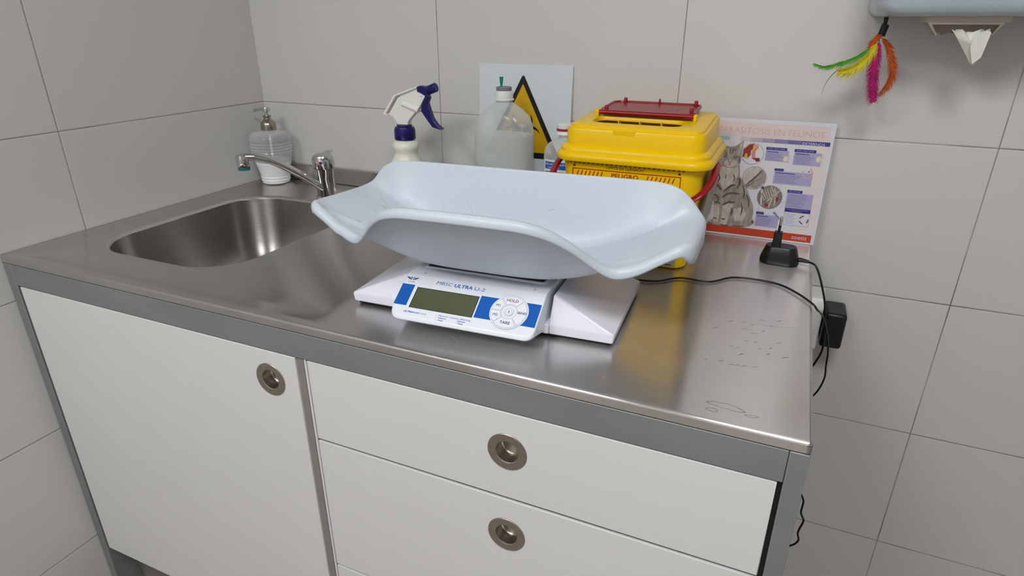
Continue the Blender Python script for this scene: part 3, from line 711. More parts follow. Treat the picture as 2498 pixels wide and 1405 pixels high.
for x_, y_, rr0 in ((.9215, -.160, .0032), (.9330, -.078, .0032), (1.0560, -.078, .0032), (1.0600, -.150, .0032), (.9935, -.077, .0018)):
    MB().lathe([(rr0, rz(y_, .003)), (rr0, rz(y_, .010)), (rr0 * .7, rz(y_, .0115)), (.0003, rz(y_, .0118))], 'bin_red', (x_, y_, 0), 14).build('flap_peg', rlo)
hp = catmull([(1.1145, -.195, .163), (1.1165, -.225, .158), (1.1150, -.258, .148), (1.1080, -.282, .138), (1.090, -.293, .125), (1.05, -.297, .112), (.990, -.298, .106), (.93, -.297, .112), (.890, -.293, .125), (.872, -.280, .140), (.8650, -.250, .150), (.8640, -.22, .158), (.8655, -.195, .163)], 6)
MB().tube(hp, .0058, 'bin_red', 10, flat=.45).build('carry_handle', sb, smooth=60)
pm = MB(); yp = BY0 + .0003
def BF(off=0):
    def fn(x, z):
        t = (z - .02) / .138; yy = BY0 + .005 - .0045 * t
        return (x, yy - .0004 - off, z)
    return fn
f = BF()
for i in range(25):
    xx = .8955 + i * (1.0745 - .8955) / 24
    poly(pm, f, [(xx - .0017, .1612), (xx + .0017, .1612), (xx + .0017, .1624), (xx - .0017, .1624)], 'text_black')
for xx in (.9015, 1.0685): poly(pm, f, [(xx - .0026, .1560), (xx + .0026, .1560), (xx, .1598)], 'text_black')
put_text(pm, f, .9845, .1556, 'LÍMITE DE LLENADO', .0058, 'text_black', align='CENTER', width=.0590)
fx0, fx1, fz1, fz0 = .8985, 1.0715, .1532, .100
for a in ((fx0, fz1 - .0014, fx1, fz1), (fx0, fz0, fx1, fz0 + .0014), (fx0, fz0, fx0 + .0014, fz1), (fx1 - .0014, fz0, fx1, fz1)):
    poly(pm, f, [(a[0], a[1]), (a[2], a[1]), (a[2], a[3]), (a[0], a[3])], 'print_red')
put_text(pm, f, .9848, .1424, 'PELIGRO', .0098, 'print_red', align='CENTER', width=.0430, bold=.016)
for i in range(7):
    for xa in (.9065, 1.0195):
        xx = xa + i * .0066; poly(pm, f, [(xx - .0009, .1420), (xx + .0009, .1420), (xx + .0033, .1500), (xx + .0015, .1500)], 'print_red')
poly(pm, f, [(.92, .006), (1.0755, .006), (1.0755, .085), (.92, .085)], 'label_grey')
for i in range(8): poly(pm, BF(.0001), [(.93, .008 + i * .009), (1.070, .008 + i * .009), (1.070, .0095 + i * .009), (.93, .0095 + i * .009)], 'text_black')
# long grey label on the right side
lb = [(1.1000, -.232, .04), (1.1000, -.090, .04)]
pm.add([(1.1035 + .0006, -.235, .06), (1.1035 + .0006, -.095, .06), (1.1115 + .0008, -.095, .152), (1.1115 + .0008, -.235, .152)], [(0, 1, 2, 3)], 'label_grey')
pm.build('printed_label', sb, smooth=0, flip=False)

# ------------------------------------------------------------------ poster leaning on the wall
PB, PT = Vector((0, -.0325, 0)), Vector((0, -.0150, .2115))
pe = (PT - PB).normalized(); pn = Vector((0, -pe.z, pe.y))
po_ = MB()
def PO(off):
    def fn(x, w_):
        p = PB + pe * w_ + pn * off; return (1.282 + x, p.y, p.z)
    return fn
PWd, PH = .297, .2122
v = [PO(-.0025)(-PWd, .0006), PO(-.0025)(0, .0006), PO(-.0025)(0, PH), PO(-.0025)(-PWd, PH), PO(0)(-PWd, .0006), PO(0)(0, .0006), PO(0)(0, PH), PO(0)(-PWd, PH)]
po_.add(v, [(0, 3, 2, 1), (4, 5, 6, 7), (0, 1, 5, 4), (1, 2, 6, 5), (2, 3, 7, 6), (3, 0, 4, 7)], 'paper_white')
A1, A2, A3, A4, A5 = PO(.0002), PO(.0004), PO(.0006), PO(.0008), PO(.0010)
def box(fn, a, c, z0, z1, m, skew=0): poly(po_, fn, [(a, z0), (c, z0), (c + skew, z1), (a + skew, z1)], m)
box(A1, -.291, -.0075, .1815, .206, 'paper_pink')
box(A1, -.291, -.0075, .0165, .1735, 'paper_white')
box(PO(.0003), -.030, -.0075, .0200, .1735, 'paper_peach')
put_text(po_, A2, -.0157, .1868, 'LAS PARASITOSIS EN FELINOS', .0148, 'title_pink', align='LEFT', width=.216, bold=-.012) if False else None
for tx_, x_, w__ in (('LAS', -.2205, .0250), ('PARASITOSIS EN FELINOS', -.1893, .1735)):
    v_, f_ = text2d(tx_, .0148, bold=-.008, width=w__)
    po_.add([A2(x_ + a, .1872 + c) for a, c in v_], f_, 'title_pink')
box(A2, -.285, -.168, .1745, .1800, 'band_teal')
bx0, bx1 = -.150, -.0046
for i in range(7): box(A2, bx0 + (bx1 - bx0) * (i / 7) ** 1.1, bx0 + (bx1 - bx0) * ((i + 1) / 7) ** 1.1, .1738, .1806, 'band_' + 'abcdefg'[i])
v_, f_ = text2d('EXTERNOS', .0062, bold=.012, width=.0355); po_.add([A3(-.0480 + a, .1740 + c) for a, c in v_], f_, 'text_pale')
def info(x0_, x1_, z0_, z1_, hx1, hz1, lines, bold=True):
    box(A2, x0_, x1_, z0_, z1_, 'box_lilac')
    box(A3, x0_ - .0002, hx1, z1_ + .0001, hz1, 'box_navy')
    for i in range(3): box(A4, x0_ + .003 + i * (hx1 - x0_ - .005) / 3, x0_ + .0015 + (i + 1) * (hx1 - x0_ - .005) / 3, z1_ + .0016, hz1 - .0016, 'text_lilac')
    zz = z1_ - .0030
    if bold: box(A3, x0_ + .002, x0_ + (x1_ - x0_) * .55, zz - .0009, zz + .0004, 'box_navy'); zz -= .003
    rnd = random.Random(int(x0_ * 1e4) + 9999)
    while zz > z0_ + .002 and lines > 0:
        box(A3, x0_ + .002, x0_ + (x1_ - x0_) * rnd.uniform(.55, .80), zz - .0008, zz, 'text_lilac'); zz -= .0026; lines -= 1
info(-.1045, -.0665, .1425, .1617, -.0704, .1664, 6)
info(-.0581, -.0140, .1390, .1613, -.0239, .1662, 7)
info(-.0850, -.0225, .1036, .1262, -.0703, .1306, 8)
info(-.0580, -.0150, .0627, .0899, -.0336, .0950, 9, False)
info(-.1038, -.0649, .0235, .0460, -.0908, .0506, 7)
box(A3, -.0572, -.0151, .0556, .0627, 'box_navy')
box(A4, -.0540, -.0190, .0600, .0609, 'text_lilac'); box(A4, -.0470, -.0280, .0575, .0583, 'text_lilac')
box(A2, -.0568, -.0145, .0316, .0556, 'box_lilac'); box(A3, -.0558, -.0155, .0326, .0556, 'paper_white')
for i in range(6): box(A4, -.0535, -.0400 + .002 * (i % 2), .0355 + i * .0032, .0361 + i * .0032, 'text_lilac')
for a0, a1 in ((95, 165), (200, 265), (315, 375)): disc(po_, A4, -.0235, .0440, .0078, 'gut_red', 10, r0=.0058, a0=a0, a1=a1)
# small parasite drawings
for cx_, cz_, m_ in ((-.0703, .1480, 'fur_light'), (-.0180, .1515, 'fur_light')):
    poly(po_, A4, [(cx_ + .0046 * math.cos(t * PI / 12), cz_ + .0062 * math.sin(t * PI / 12)) for t in range(24)], m_)
    poly(po_, A5, [(cx_ + .0034 * math.cos(t * PI / 12), cz_ + .0048 * math.sin(t * PI / 12)) for t in range(24)], 'paper_peach')
    for s_ in (-1, 1):
        for k_ in (-1, 0, 1): poly(po_, A4, [(cx_ + s_ * .004, cz_ + k_ * .003), (cx_ + s_ * .0082, cz_ + k_ * .006), (cx_ + s_ * .0078, cz_ + k_ * .0063), (cx_ + s_ * .0036, cz_ + k_ * .0037)], 'fur_light')
disc(po_, A4, -.0310, .1262, .0088, 'title_pink', 24, r0=.0066, a0=150, a1=430); disc(po_, A4, -.0295, .1290, .0012, 'gut_red', 12)
# cat portrait
cat = [(-.1802, .1745), (-.1760, .1660), (-.1739, .1634), (-.1680, .1622), (-.1627, .1622), (-.1570, .1636), (-.1524, .1672), (-.1435, .1752), (-.1436, .1640), (-.1444, .1532), (-.1437, .1407), (-.1448, .1318), (-.1440, .1260), (-.1425, .1207), (-.1416, .1106), (-.1375, .1070), (-.1329, .1013), (-.1280, .095), (-.1248, .088), (-.1210, .080), (-.1175, .0721), (-.1108, .0599), (-.1088, .0472), (-.1096, .0366), (-.1046, .032), (-.1056, .0266), (-.1120, .0215), (-.1203, .0182), (-.1364, .0175), (-.1489, .0170), (-.1628, .0169), (-.1700, .0172), (-.1849, .0180), (-.1860, .0220), (-.1840, .0250), (-.1785, .0262), (-.1775, .036), (-.1785, .047), (-.1805, .058), (-.1850, .0675), (-.1880, .082), (-.1885, .0985), (-.1900, .1163), (-.1875, .1280), (-.1871, .1346), (-.1850, .1463), (-.1825, .1579)]
poly(po_, A2, cat, 'fur')
poly(po_, A3, [(-.1803, .1224), (-.1740, .1262), (-.1680, .1250), (-.1614, .1242), (-.1540, .1252), (-.1475, .1270), (-.1448, .121), (-.1444, .1129), (-.1480, .103), (-.1539, .0941), (-.1580, .087), (-.1620, .0816), (-.1655, .085), (-.1691, .0874), (-.1750, .096), (-.1805, .1057)], 'fur_light')
poly(po_, A3, [(-.1715, .1370), (-.1614, .1405), (-.1500, .1375), (-.1510, .1300), (-.1560, .1268), (-.1614, .1255), (-.1670, .1270), (-.1725, .1310)], 'fur_light')
for p in ([(-.1800, .0549), (-.1692, .0534), (-.1673, .0217), (-.1764, .0222)], [(-.1635, .0541), (-.1560, .060), (-.1440, .0580), (-.1500, .0420), (-.1530, .0185), (-.1640, .0195)], [(-.1440, .050), (-.1300, .055), (-.1200, .045), (-.1250, .030), (-.1400, .028)]): poly(po_, A3, p, 'fur_light')
def stroke(pts, wd, m, fn=A4):
    P = catmull([(a, c, 0) for a, c in pts], 5); v = []; n_ = len(P)
    for i, p in enumerate(P):
        t = P[min(i + 1, n_ - 1)] - P[max(i - 1, 0)]; t.normalize(); k_ = wd * (math.sin(PI * (i + .5) / n_)) ** .5
        v += [fn(p.x - t.y * k_, p.y + t.x * k_), fn(p.x + t.y * k_, p.y - t.x * k_)]
    po_.add(v, [(2 * i, 2 * i + 1, 2 * i + 3, 2 * i + 2) for i in range(n_ - 1)], m)
for pts, wd in (([(-.1766, .160), (-.172, .152), (-.1677, .1463)], .0007), ([(-.1640, .160), (-.1645, .155), (-.1640, .149)], .0009), ([(-.1600, .160), (-.1600, .155), (-.161, .149)], .0009), ([(-.156, .160), (-.157, .154)], .0007),
                ([(-.183, .0925), (-.176, .090), (-.1696, .082)], .0016), ([(-.1466, .0948), (-.155, .092), (-.1665, .080)], .0018), ([(-.1370, .0788), (-.1500, .0792), (-.1600, .0760), (-.1665, .0690)], .0018),
                ([(-.1789, .0589), (-.174, .0602), (-.1686, .0574)], .0014), ([(-.1640, .0560), (-.154, .062), (-.1431, .0628)], .0018), ([(-.1820, .0733), (-.177, .0720), (-.172, .0636)], .0014),
                ([(-.1416, .1080), (-.1400, .098), (-.1440, .088)], .0016), ([(-.1350, .0960), (-.1300, .084), (-.1290, .070)], .0013), ([(-.1256, .080), (-.1200, .068), (-.1180, .055)], .0013), ([(-.1330, .064), (-.1290, .052), (-.1300, .040)], .0012),
                ([(-.1480, .052), (-.1460, .046), (-.1470, .038)], .0018), ([(-.177, .030), (-.171, .029)], .0012), ([(-.163, .030), (-.156, .029)], .0012), ([(-.1870, .0200), (-.178, .0185)], .0010), ([(-.163, .0190), (-.156, .0178), (-.150, .0190)], .0014), ([(-.140, .020), (-.130, .0190), (-.121, .0205)], .0012), ([(-.1100, .0300), (-.1060, .0295)], .0022),
                ([(-.186, .1350), (-.181, .1300), (-.183, .124)], .0012), ([(-.148, .1470), (-.146, .140), (-.1465, .134)], .0011), ([(-.1790, .1130), (-.1760, .105), (-.178, .098)], .0012), ([(-.153, .1140), (-.150, .106), (-.152, .100)], .0010), ([(-.166, .1120), (-.1655, .104)], .0008)):
    stroke(pts, wd, 'fur_dark')
for ex in (-.1718, -.1538):
    disc(po_, A4, ex, .1448, .0034, 'fur_dark', 20, ry=.0021); disc(po_, A5, ex, .1448, .0022, 'eye_amber', 16, ry=.0014); disc(po_, PO(.0012), ex, .1448, .0008, 'sign_black', 10)
stroke([(-.1665, .1430), (-.1650, .1370), (-.1628, .1330)], .0006, 'fur_mid'); stroke([(-.1590, .1430), (-.1600, .1370), (-.1618, .1330)], .0006, 'fur_mid')
poly(po_, A5, [(-.1645, .1342), (-.1600, .1342), (-.1622, .1318)], 'nose_pink'); stroke([(-.1622, .1318), (-.1622, .1298)], .0004, 'fur_dark'); stroke([(-.1650, .1292), (-.1622, .1300), (-.1596, .1292)], .0004, 'fur_dark')
poly(po_, A4, [(-.1795, .1715), (-.1770, .1645), (-.1785, .1590)], 'fur_mid'); poly(po_, A4, [(-.1446, .1725), (-.1490, .1665), (-.1462, .1600)], 'fur_light')
# three round insets
def inset(cx_, cz_, r_, m_):
    disc(po_, A4, cx_, cz_, r_, 'ring_grey', 48); disc(po_, A5, cx_, cz_, r_ - .0006, m_, 48)
inset(-.1258, .1525, .0186, 'paper_white'); inset(-.1165, .1105, .0205, 'fur_light'); inset(-.0857, .0785, .0212, 'fur_mid')
A6, A7 = PO(.0012), PO(.0014)
def clip(pts, cx_, cz_, r_):
    out = []
    for a, c in pts:
        d_ = math.hypot(a - cx_, c - cz_); k_ = min(1, r_ / d_) if d_ > 0 else 1; out.append((cx_ + (a - cx_) * k_, cz_ + (c - cz_) * k_))
    return out
g = (-.1258, .1525, .0178)
poly(po_, A6, clip([(-.1440, .146), (-.1435, .160), (-.1350, .172), (-.1250, .172), (-.1240, .165), (-.1290, .158), (-.1290, .150), (-.1330, .144)], *g), 'gut_red')
poly(po_, A7, clip([(-.1260, .169), (-.1180, .169), (-.1180, .163), (-.1215, .158), (-.1215, .150), (-.1200, .144), (-.1260, .144), (-.1280, .152), (-.1270, .160)], *g), 'gut_pink')
poly(po_, PO(.0016), clip([(-.1270, .168), (-.1225, .168), (-.1230, .161), (-.1265, .158)], *g), 'gut_yellow'); poly(po_, A7, clip([(-.1385, .152), (-.1350, .153), (-.1330, .144), (-.1390, .144)], *g), 'gut_yellow')
poly(po_, PO(.0016), clip([(-.1270, .145), (-.1200, .146), (-.1130, .146), (-.1120, .141), (-.1180, .139), (-.1200, .142)], *g), 'gut_red'); disc(po_, PO(.0018), -.1155, .1430, .0026, 'gut_purple', 16)
g = (-.1165, .1105, .0198)
poly(po_, A6, clip([(-.1320, .090), (-.1270, .0925), (-.1180, .106), (-.1080, .120), (-.1010, .130), (-.0960, .118), (-.0960, .104), (-.1100, .090)], *g), 'fur')
stroke([(-.1295, .0955), (-.1200, .106), (-.1110, .117), (-.1055, .1255)], .0016, 'fur_dark', A7)
g = (-.0857, .0785, .0205)
def hair(a, c, wd, m): stroke([clip([a], *g)[0], clip([((a[0] + c[0]) / 2, (a[1] + c[1]) / 2)], *g)[0], clip([c], *g)[0]], wd, m, A6)
for i in range(7): hair((-.104 + i * .004, .090 + i * .0012), (-.094 + i * .0035, .072 + i * .001), .0007, 'fur_light')
hair((-.0790, .0990), (-.0810, .0780), .0011, 'fur_light'); hair((-.0690, .0930), (-.0900, .0700), .0012, 'fur_light'); hair((-.0810, .0790), (-.0850, .0590), .0013, 'fur_light'); hair((-.0860, .0985), (-.0800, .0850), .0009, 'fur_light')
hair((-.1010, .0930), (-.0985, .0610), .0012, 'paper_white'); hair((-.0760, .078), (-.0760, .0620), .0009, 'fur_light'); hair((-.1015, .0860), (-.1000, .0760), .0008, 'gut_pink')
disc(po_, A7, -.0730, .0765, .0024, 'gut_red', 16, ry=.0045); disc(po_, A7, -.0890, .0640, .0034, 'gut_red', 16, ry=.0030)
disc(po_, A7, -.1000, .0945, .0022, 'box_navy', 16)
stroke([(-.0748, .0520), (-.0700, .0480), (-.0620, .0405)], .0012, 'text_lilac', A5); stroke([(-.0752, .0526), (-.0705, .0488)], .0018, 'ring_grey', A6)
for pts in ([(-.0700, .1035), (-.0705, .0960)], [(-.0650, .0720), (-.0585, .0712)], [(-.1000, .0640), (-.1005, .0510)]): stroke(pts, .0002, 'ring_grey', A3)
box(A2, -.291, -.0057, .0038, .0176, 'poster_red')
v_, f_ = text2d('zoetis', .0105, bold=.004, width=.0250); po_.add([A3(-.0381 + a, .0078 + c) for a, c in v_], f_, 'text_pale')
pobj = po_.build('cat_parasite_poster', root=(1.1335, -.0325, 0), smooth=0, flip=False)
tag(pobj, 'glossy poster about parasites in cats with grey tabby, leaning against the tiled wall', 'poster')

# ------------------------------------------------------------------ hazard sign behind the bottles
sg = MB(); SX0, SX1, SZ0, SZ1 = .6041, .8074, .0015, .2912
SYB = -.0225
sg.box(SX0, SX1, SYB, SYB + .002, SZ0, SZ1, 'sign_white') if False else None
# the board leans on the wall: bottom in front of the upstand, top against the tiles
GB, GT = Vector((0, -.0165, .001)), Vector((0, -.0030, .2912)); ge = (GT - GB).normalized(); gn = Vector((0, -ge.z, ge.y))
def G(off):
    def fn(x, z):
        p = GB + ge * (z - .001) + gn * off; return (x, p.y, p.z)
    return fn
sg.prism([(SX0, .0015), (SX1, .0015), (SX1, SZ1), (SX0, SZ1)], G(-.001), G(.0005), 'sign_white')
def rtri(cx_, zt, zb_, hw_, r_):
    V = [Vector((cx_, zt, 0)), Vector((cx_ - hw_, zb_, 0)), Vector((cx_ + hw_, zb_, 0))]; out = []
    for i in range(3):
        p, a, c = V[i], V[i - 1], V[(i + 1) % 3]; d1 = (a - p).normalized(); d2 = (c - p).normalized()
        s_, e_ = p + d1 * r_, p + d2 * r_
        for k_ in range(7):
            t = k_ / 6; q_ = s_ * (1 - t) ** 2 + p * 2 * t * (1 - t) + e_ * t * t; out.append((q_.x, q_.y))
    return out
TX = .7030
poly(sg, G(.0008), rtri(TX, .2735, .1070, .0865, .008), 'sign_black')
poly(sg, G(.0011), rtri(TX, .2540, .1190, .0690, .002), 'sign_yellow')
bz = .1600
def crescent(ang, m):
    a = math.radians(ang); c1 = (TX + .0205 * math.cos(a), bz + .0205 * math.sin(a)); c2 = (TX + .0262 * math.cos(a), bz + .0262 * math.sin(a))
    Ro, Ri = .0235, .0192; v = []
    n_ = 36; f_ = []
    for k_ in range(n_ + 1):
        t = a + PI + math.radians(-142 + 284 * k_ / n_)
        o_ = (c1[0] + Ro * math.cos(t), c1[1] + Ro * math.sin(t)); i_ = (c2[0] + Ri * math.cos(t), c2[1] + Ri * math.sin(t))
        kk = abs(2 * k_ / n_ - 1) ** 6; i_ = (i_[0] * (1 - kk) + o_[0] * kk, i_[1] * (1 - kk) + o_[1] * kk)
        v += [G(.0014)(*o_), G(.0014)(*i_)]
    for k_ in range(n_): f_.append((2 * k_, 2 * k_ + 1, 2 * k_ + 3, 2 * k_ + 2))
    sg.add(v, f_, m)
for a in (90, 210, 330): crescent(a, 'sign_black')
disc(sg, G(.0013), TX, bz, .0205, 'sign_black', 48, r0=.0172)
disc(sg, G(.0016), TX, bz, .0042, 'sign_yellow', 24)
so_ = sg.build('biohazard_sign', root=(.7057, -.0165, 0), smooth=0, flip=False)
tag(so_, 'white board with black and yellow biohazard warning triangle standing behind the bottles', 'sign')

# ------------------------------------------------------------------ soap dispenser
SC = (.0585, -.0555)
sd = thing('soap_dispenser', 'ribbed clear soap dispenser with metal pump in the corner by the tap', 'dispenser', (SC[0], SC[1], 0))
pr = [(.028, .0006), (.0325, .003)]
zz = .006
while zz < .108:
    t = (zz - .006) / .102; base = .0335 + .0150 * sm(min(1, t * 1.25)) ; pr += [(base - .0012, zz), (base + .0012, zz + .0034)]; zz += .0068
pr += [(.0482, .111), (.046, .118), (.038, .1235), (.022, .127), (.0165, .1285)]
b = MB().lathe([p for p in pr if p[1] > .052], 'clear_glass', (SC[0], SC[1], 0), 48, cap=False)
b.build('clear_upper_body', sd, smooth=60)
lowp = [p for p in pr if p[1] <= .056]
MB().lathe([(r_, z) for r_, z in lowp] + [(lowp[-1][0] - .0015, .0568), (.002, .0570)], 'soap_white', (SC[0], SC[1], 0), 48).build('white_lower_body', sd, smooth=60)
MB().lathe([(.0030, .058), (.0030, .126)], 'soap_white', (SC[0], SC[1], 0), 12).build('dip_tube', sd)
MB().lathe([(.0175, .1270), (.0180, .1285), (.0180, .1400), (.0165, .1455), (.0120, .1505), (.0085, .1530), (.0080, .1580), (.0095, .1600), (.0095, .1620), (.006, .1630)], 'brass_chrome', (SC[0], SC[1], 0), 32).build('pump_collar', sd)
b = MB().lathe([(.0045, .1625), (.0045, .1700), (.0085, .1715), (.0090, .1760), (.0075, .1800), (.002, .1812)], 'chrome', (SC[0], SC[1], 0), 24)
b.tube([(SC[0], SC[1], .1752), (SC[0] - .015, SC[1] - .002, .1758), (SC[0] - .030, SC[1] - .004, .1735), (SC[0] - .034, SC[1] - .0045, .1700)], .0030, 'chrome', 10)
b.build('pump_nozzle', sd)

# ------------------------------------------------------------------ tap
FC = (.2700, -.1220)
tp = thing('sink_tap', 'chrome single lever tap with low arched spout behind the sink', 'tap', (FC[0], FC[1], 0))
MB().lathe([(.0255, -.0012), (.0260, .003), (.0240, .0055), (.0215, .0065), (.0205, .045), (.0215, .060), (.0225, .068)], 'chrome', (FC[0], FC[1], 0), 40).build('body', tp)
lv = MB().lathe([(.0225, .0685), (.0240, .0700), (.0248, .0800), (.0240, .0890), (.0205, .0960), (.0130, .1000), (.002, .1012)], 'chrome', (FC[0], FC[1], 0), 40)
lv.tube([(FC[0], FC[1] + .002, .094), (FC[0] - .003, FC[1] + .018, .099), (FC[0] - .008, FC[1] + .036, .0985)], .0095, 'chrome', 12, taper=[1.2, 1, .8], flat=.45)
lvo = lv.build('lever', tp)
LOC[lvo.name] = LOC[tp.name]
dd_ = MB(); dv = Vector((.40, -.85, 0)).normalized(); cc = Vector((FC[0], FC[1], .083)) + dv * .0247; sd_ = Vector((-dv.y, dv.x, 0))
def DF(off): return lambda a, c: tuple(cc + dv * off + sd_ * a + Vector((0, 0, c)))
disc(dd_, DF(.0006), 0, 0, .0036, 'hot_red', 20, r0=.0001, a0=90, a1=270); disc(dd_, DF(.0006), 0, 0, .0036, 'cold_blue', 20, r0=.0001, a0=-90, a1=90)
dd_.build('temperature_mark', lvo, smooth=0, flip=False)
sp = catmull([(.2720, -.1300, .020), (.2620, -.1480, .038), (.2450, -.1730, .062), (.2260, -.1990, .0840), (.2100, -.2200, .0985), (.1960, -.2370, .1065), (.1830, -.2500, .1090), (.1720, -.2600, .1080)], 6)
MB().tube(sp, .0115, 'chrome', 16, taper=[1.0 + .0 * i for i in range(len(sp))], flat=.72).build('spout', tp, smooth=70)
MB().lathe([(.0135, .0900), (.0140, .0925), (.0140, .1080), (.0125, .1130), (.006, .1155), (.001, .116)], 'chrome', (.1750, -.2575, 0), 28).build('spout_head', tp)
MB().lathe([(.0105, .0820), (.0122, .0825), (.0122, .0899), (.010, .0900)], 'aerator_teal', (.1750, -.2575, 0), 24).build('aerator', tp)

# ------------------------------------------------------------------ spray bottle
SY = -.130; SXc = .4955
sb_ = thing('spray_bottle', 'white spray bottle with dark blue collar, trigger and nozzle behind the tray', 'bottle', (SXc, SY, 0))
MB().lathe([(.034, .0006), (.0385, .004), (.0390, .03), (.0385, .070), (.0370, .088), (.0325, .103), (.0262, .1130), (.0235, .1195), (.0238, .1250), (.0270, .1310), (.0276, .1360), (.0250, .1425), (.0205, .1460), (.0170, .148), (.0165, .1500)], 'bottle_cream', (SXc, SY, 0), 44).build('body', sb_, smooth=60)
nk = 36; loops = []
for r0, z in ((.0205, .1490), (.0210, .1505), (.0208, .1680), (.0190, .1735), (.0158, .1745), (.0155, .1775)):
    loops.append([(SXc + (r0 + (.0005 if (k % 2 and z < .17 and z > .1495) else 0)) * math.cos(2 * PI * k / nk), SY + (r0 + (.0005 if (k % 2 and z < .17 and z > .1495) else 0)) * math.sin(2 * PI * k / nk), z) for k in range(nk)])
MB().loft(loops, 'navy_plastic', cap0=True, cap1=True).build('collar', sb_, smooth=50)
def slab(poly2, th, m, name, bev=.0012, yo=0):
    return MB().prism(poly2, lambda x, z: (x, SY + yo - th, z), lambda x, z: (x, SY + yo + th, z), m).build(name, sb_, bevel=bev, smooth=40)
slab([(.4626, .1959), (.4886, .2304), (.5323, .2464), (.5479, .2421), (.5515, .2357), (.5382, .2152), (.5098, .1866), (.5071, .1779), (.4831, .1776), (.4800, .1846), (.4729, .1931)], .0068, 'spray_white', 'head_body')
slab([(.4511, .1968), (.4807, .2351), (.5358, .2538), (.5345, .2500), (.4850, .2330), (.4590, .1985), (.4626, .1940)], .0098, 'spray_white', 'head_shroud', .0010)
MB().tube([(.4980, SY - .004, .2195), (.5340, SY - .004, .2080)], .0062, 'spray_white', 14).build('pump_cylinder', sb_)
slab([(.5550, .2420), (.5592, .2328), (.5546, .2227), (.5590, .208), (.5648, .1932), (.5741, .1820), (.5856, .1743), (.5826, .1732), (.5639, .1771), (.5530, .190), (.5397, .2069), (.5410, .2169), (.5500, .2330), (.5470, .2400)], .0062, 'navy_plastic', 'trigger')
slab([(.5340, .2520), (.5400, .2547), (.5506, .2538), (.5580, .2500), (.5575, .2410), (.5500, .2370), (.5400, .2420), (.5345, .2430)], .0080, 'navy_plastic', 'nozzle_base')
MB().tube([(.5535, SY, .2455), (.5600, SY, .2478), (.5735, SY, .2530)], .0088, 'navy_plastic', 20, taper=[.9, 1, 1]).build('nozzle', sb_, bevel=.001)
MB().lathe([(.0012, 0), (.0012, .001)], 'line_grey', (.5440, SY - .0078, .2350), 10).build('hinge_pin', sb_)

# ------------------------------------------------------------------ irrigation bottles
def ell(cx_, cy_, a, c, z, n_=44, p=2.6):
    out = []
    for k in range(n_):
        t = 2 * PI * k / n_; ct, st = math.cos(t), math.sin(t)
        out.append((cx_ + a * math.copysign(abs(ct) ** (2 / p), ct), cy_ + c * math.copysign(abs(st) ** (2 / p), st), z))
    return out
b1 = thing('saline_bottle', 'half full clear plastic bottle with grey stopper and green needle in front of warning sign', 'bottle', (.6935, -.078, 0))
X, Y = .6935, -.078
prof = [(.052, .034, .0006), (.0575, .037, .004), (.0590, .0375, .02), (.0595, .0375, .10), (.0590, .0375, .165), (.0565, .0365, .183), (.0500, .033, .199), (.0360, .027, .213), (.0220, .0205, .2225), (.0150, .015, .2270), (.0148, .0148, .2310)]
MB().loft([ell(X, Y, a, c, z, p=2 + .9 * max(0, min(1, (a - .015) / .03))) for a, c, z in prof], 'clear_plastic', cap0=True).build('bottle_body', b1, smooth=60)
MB().loft([ell(X, Y, a, c, z, p=2.9) for a, c, z in [(.048, .031, .003), (.0560, .0345, .01), (.0572, .0350, .10), (.0568, .0350, .1640), (.0565, .0345, .1652)]], 'liquid_milky', cap0=True, cap1=True).build('saline_liquid', b1, smooth=40)
MB().lathe([(.0150, .2290), (.0195, .2292), (.0200, .2310), (.0178, .2325), (.0176, .2450), (.0165, .2468), (.013, .2470)], 'cap_white', (X, Y, 0), 32).build('cap_ring', b1)
MB().lathe([(.0150, .2470), (.0150, .2528), (.0140, .2540), (.002, .2540)], 'stopper_grey', (X, Y, 0), 28).build('stopper', b1)
MB().lathe([(.0022, .2540), (.0022, .2570), (.0030, .2620), (.0036, .2700), (.0042, .2702), (.0042, .2718), (.0030, .2719)], 'needle_green', (X - .0055, Y, 0), 16).build('needle_hub', b1)
b2t = thing('glucosaline_bottle', 'clear bottle with white and blue label, red marked cap, left of yellow bin', 'bottle', (.8270, -.098, 0))
X, Y = .8270, -.098
MB().loft([ell(X, Y, a, c, z, p=2.4) for a, c, z in [(.034, .022, .0006), (.0385, .0245, .004), (.0390, .025, .03), (.0390, .025, .136), (.0365, .024, .150), (.0290, .020, .160), (.0150, .0125, .1665), (.0105, .0105, .1700), (.0105, .0105, .1780)]], 'clear_plastic', cap0=True).build('bottle_body', b2t, smooth=60)
MB().loft([ell(X, Y, a, c, z, p=2.4) for a, c, z in [(.032, .020, .003), (.0370, .0225, .006), (.0374, .0230, .120), (.0370, .0225, .121)]], 'liquid_milky', cap0=True, cap1=True).build('saline_liquid', b2t, smooth=40)
lb2 = MB()
def LB(x_, z_, off):
    t = (x_ - X) / .0390; c_ = math.sqrt(max(0, 1 - abs(t) ** 2.4)) ; return (x_, Y - .025 * (1 - abs(t) ** 2.4) ** (1 / 2.4) - off, z_)
def LBF(off): return lambda a, c: LB(a, c, off)
def strip(x0_, x1_, z0_, z1_, m, off):
    n_ = 14; v = []
    for k in range(n_ + 1):
        xx = x0_ + (x1_ - x0_) * k / n_; v += [LB(xx, z0_, off), LB(xx, z1_, off)]
    lb2.add(v, [(2 * k, 2 * k + 2, 2 * k + 3, 2 * k + 1) for k in range(n_)], m)
strip(X - .033, X + .033, .012, .1310, 'cap_white', .0004)
strip(X - .0305, X + .030, .1140, .1275, 'label_blue', .0007)
put_text(lb2, LBF(.0011), X - .0290, .1215, 'GLUCOSALINO', .0052, 'cap_white', width=.047, bold=.01)
put_text(lb2, LBF(.0011), X - .0240, .1160, 'solución', .0040, 'cap_white', width=.024, bold=.01)
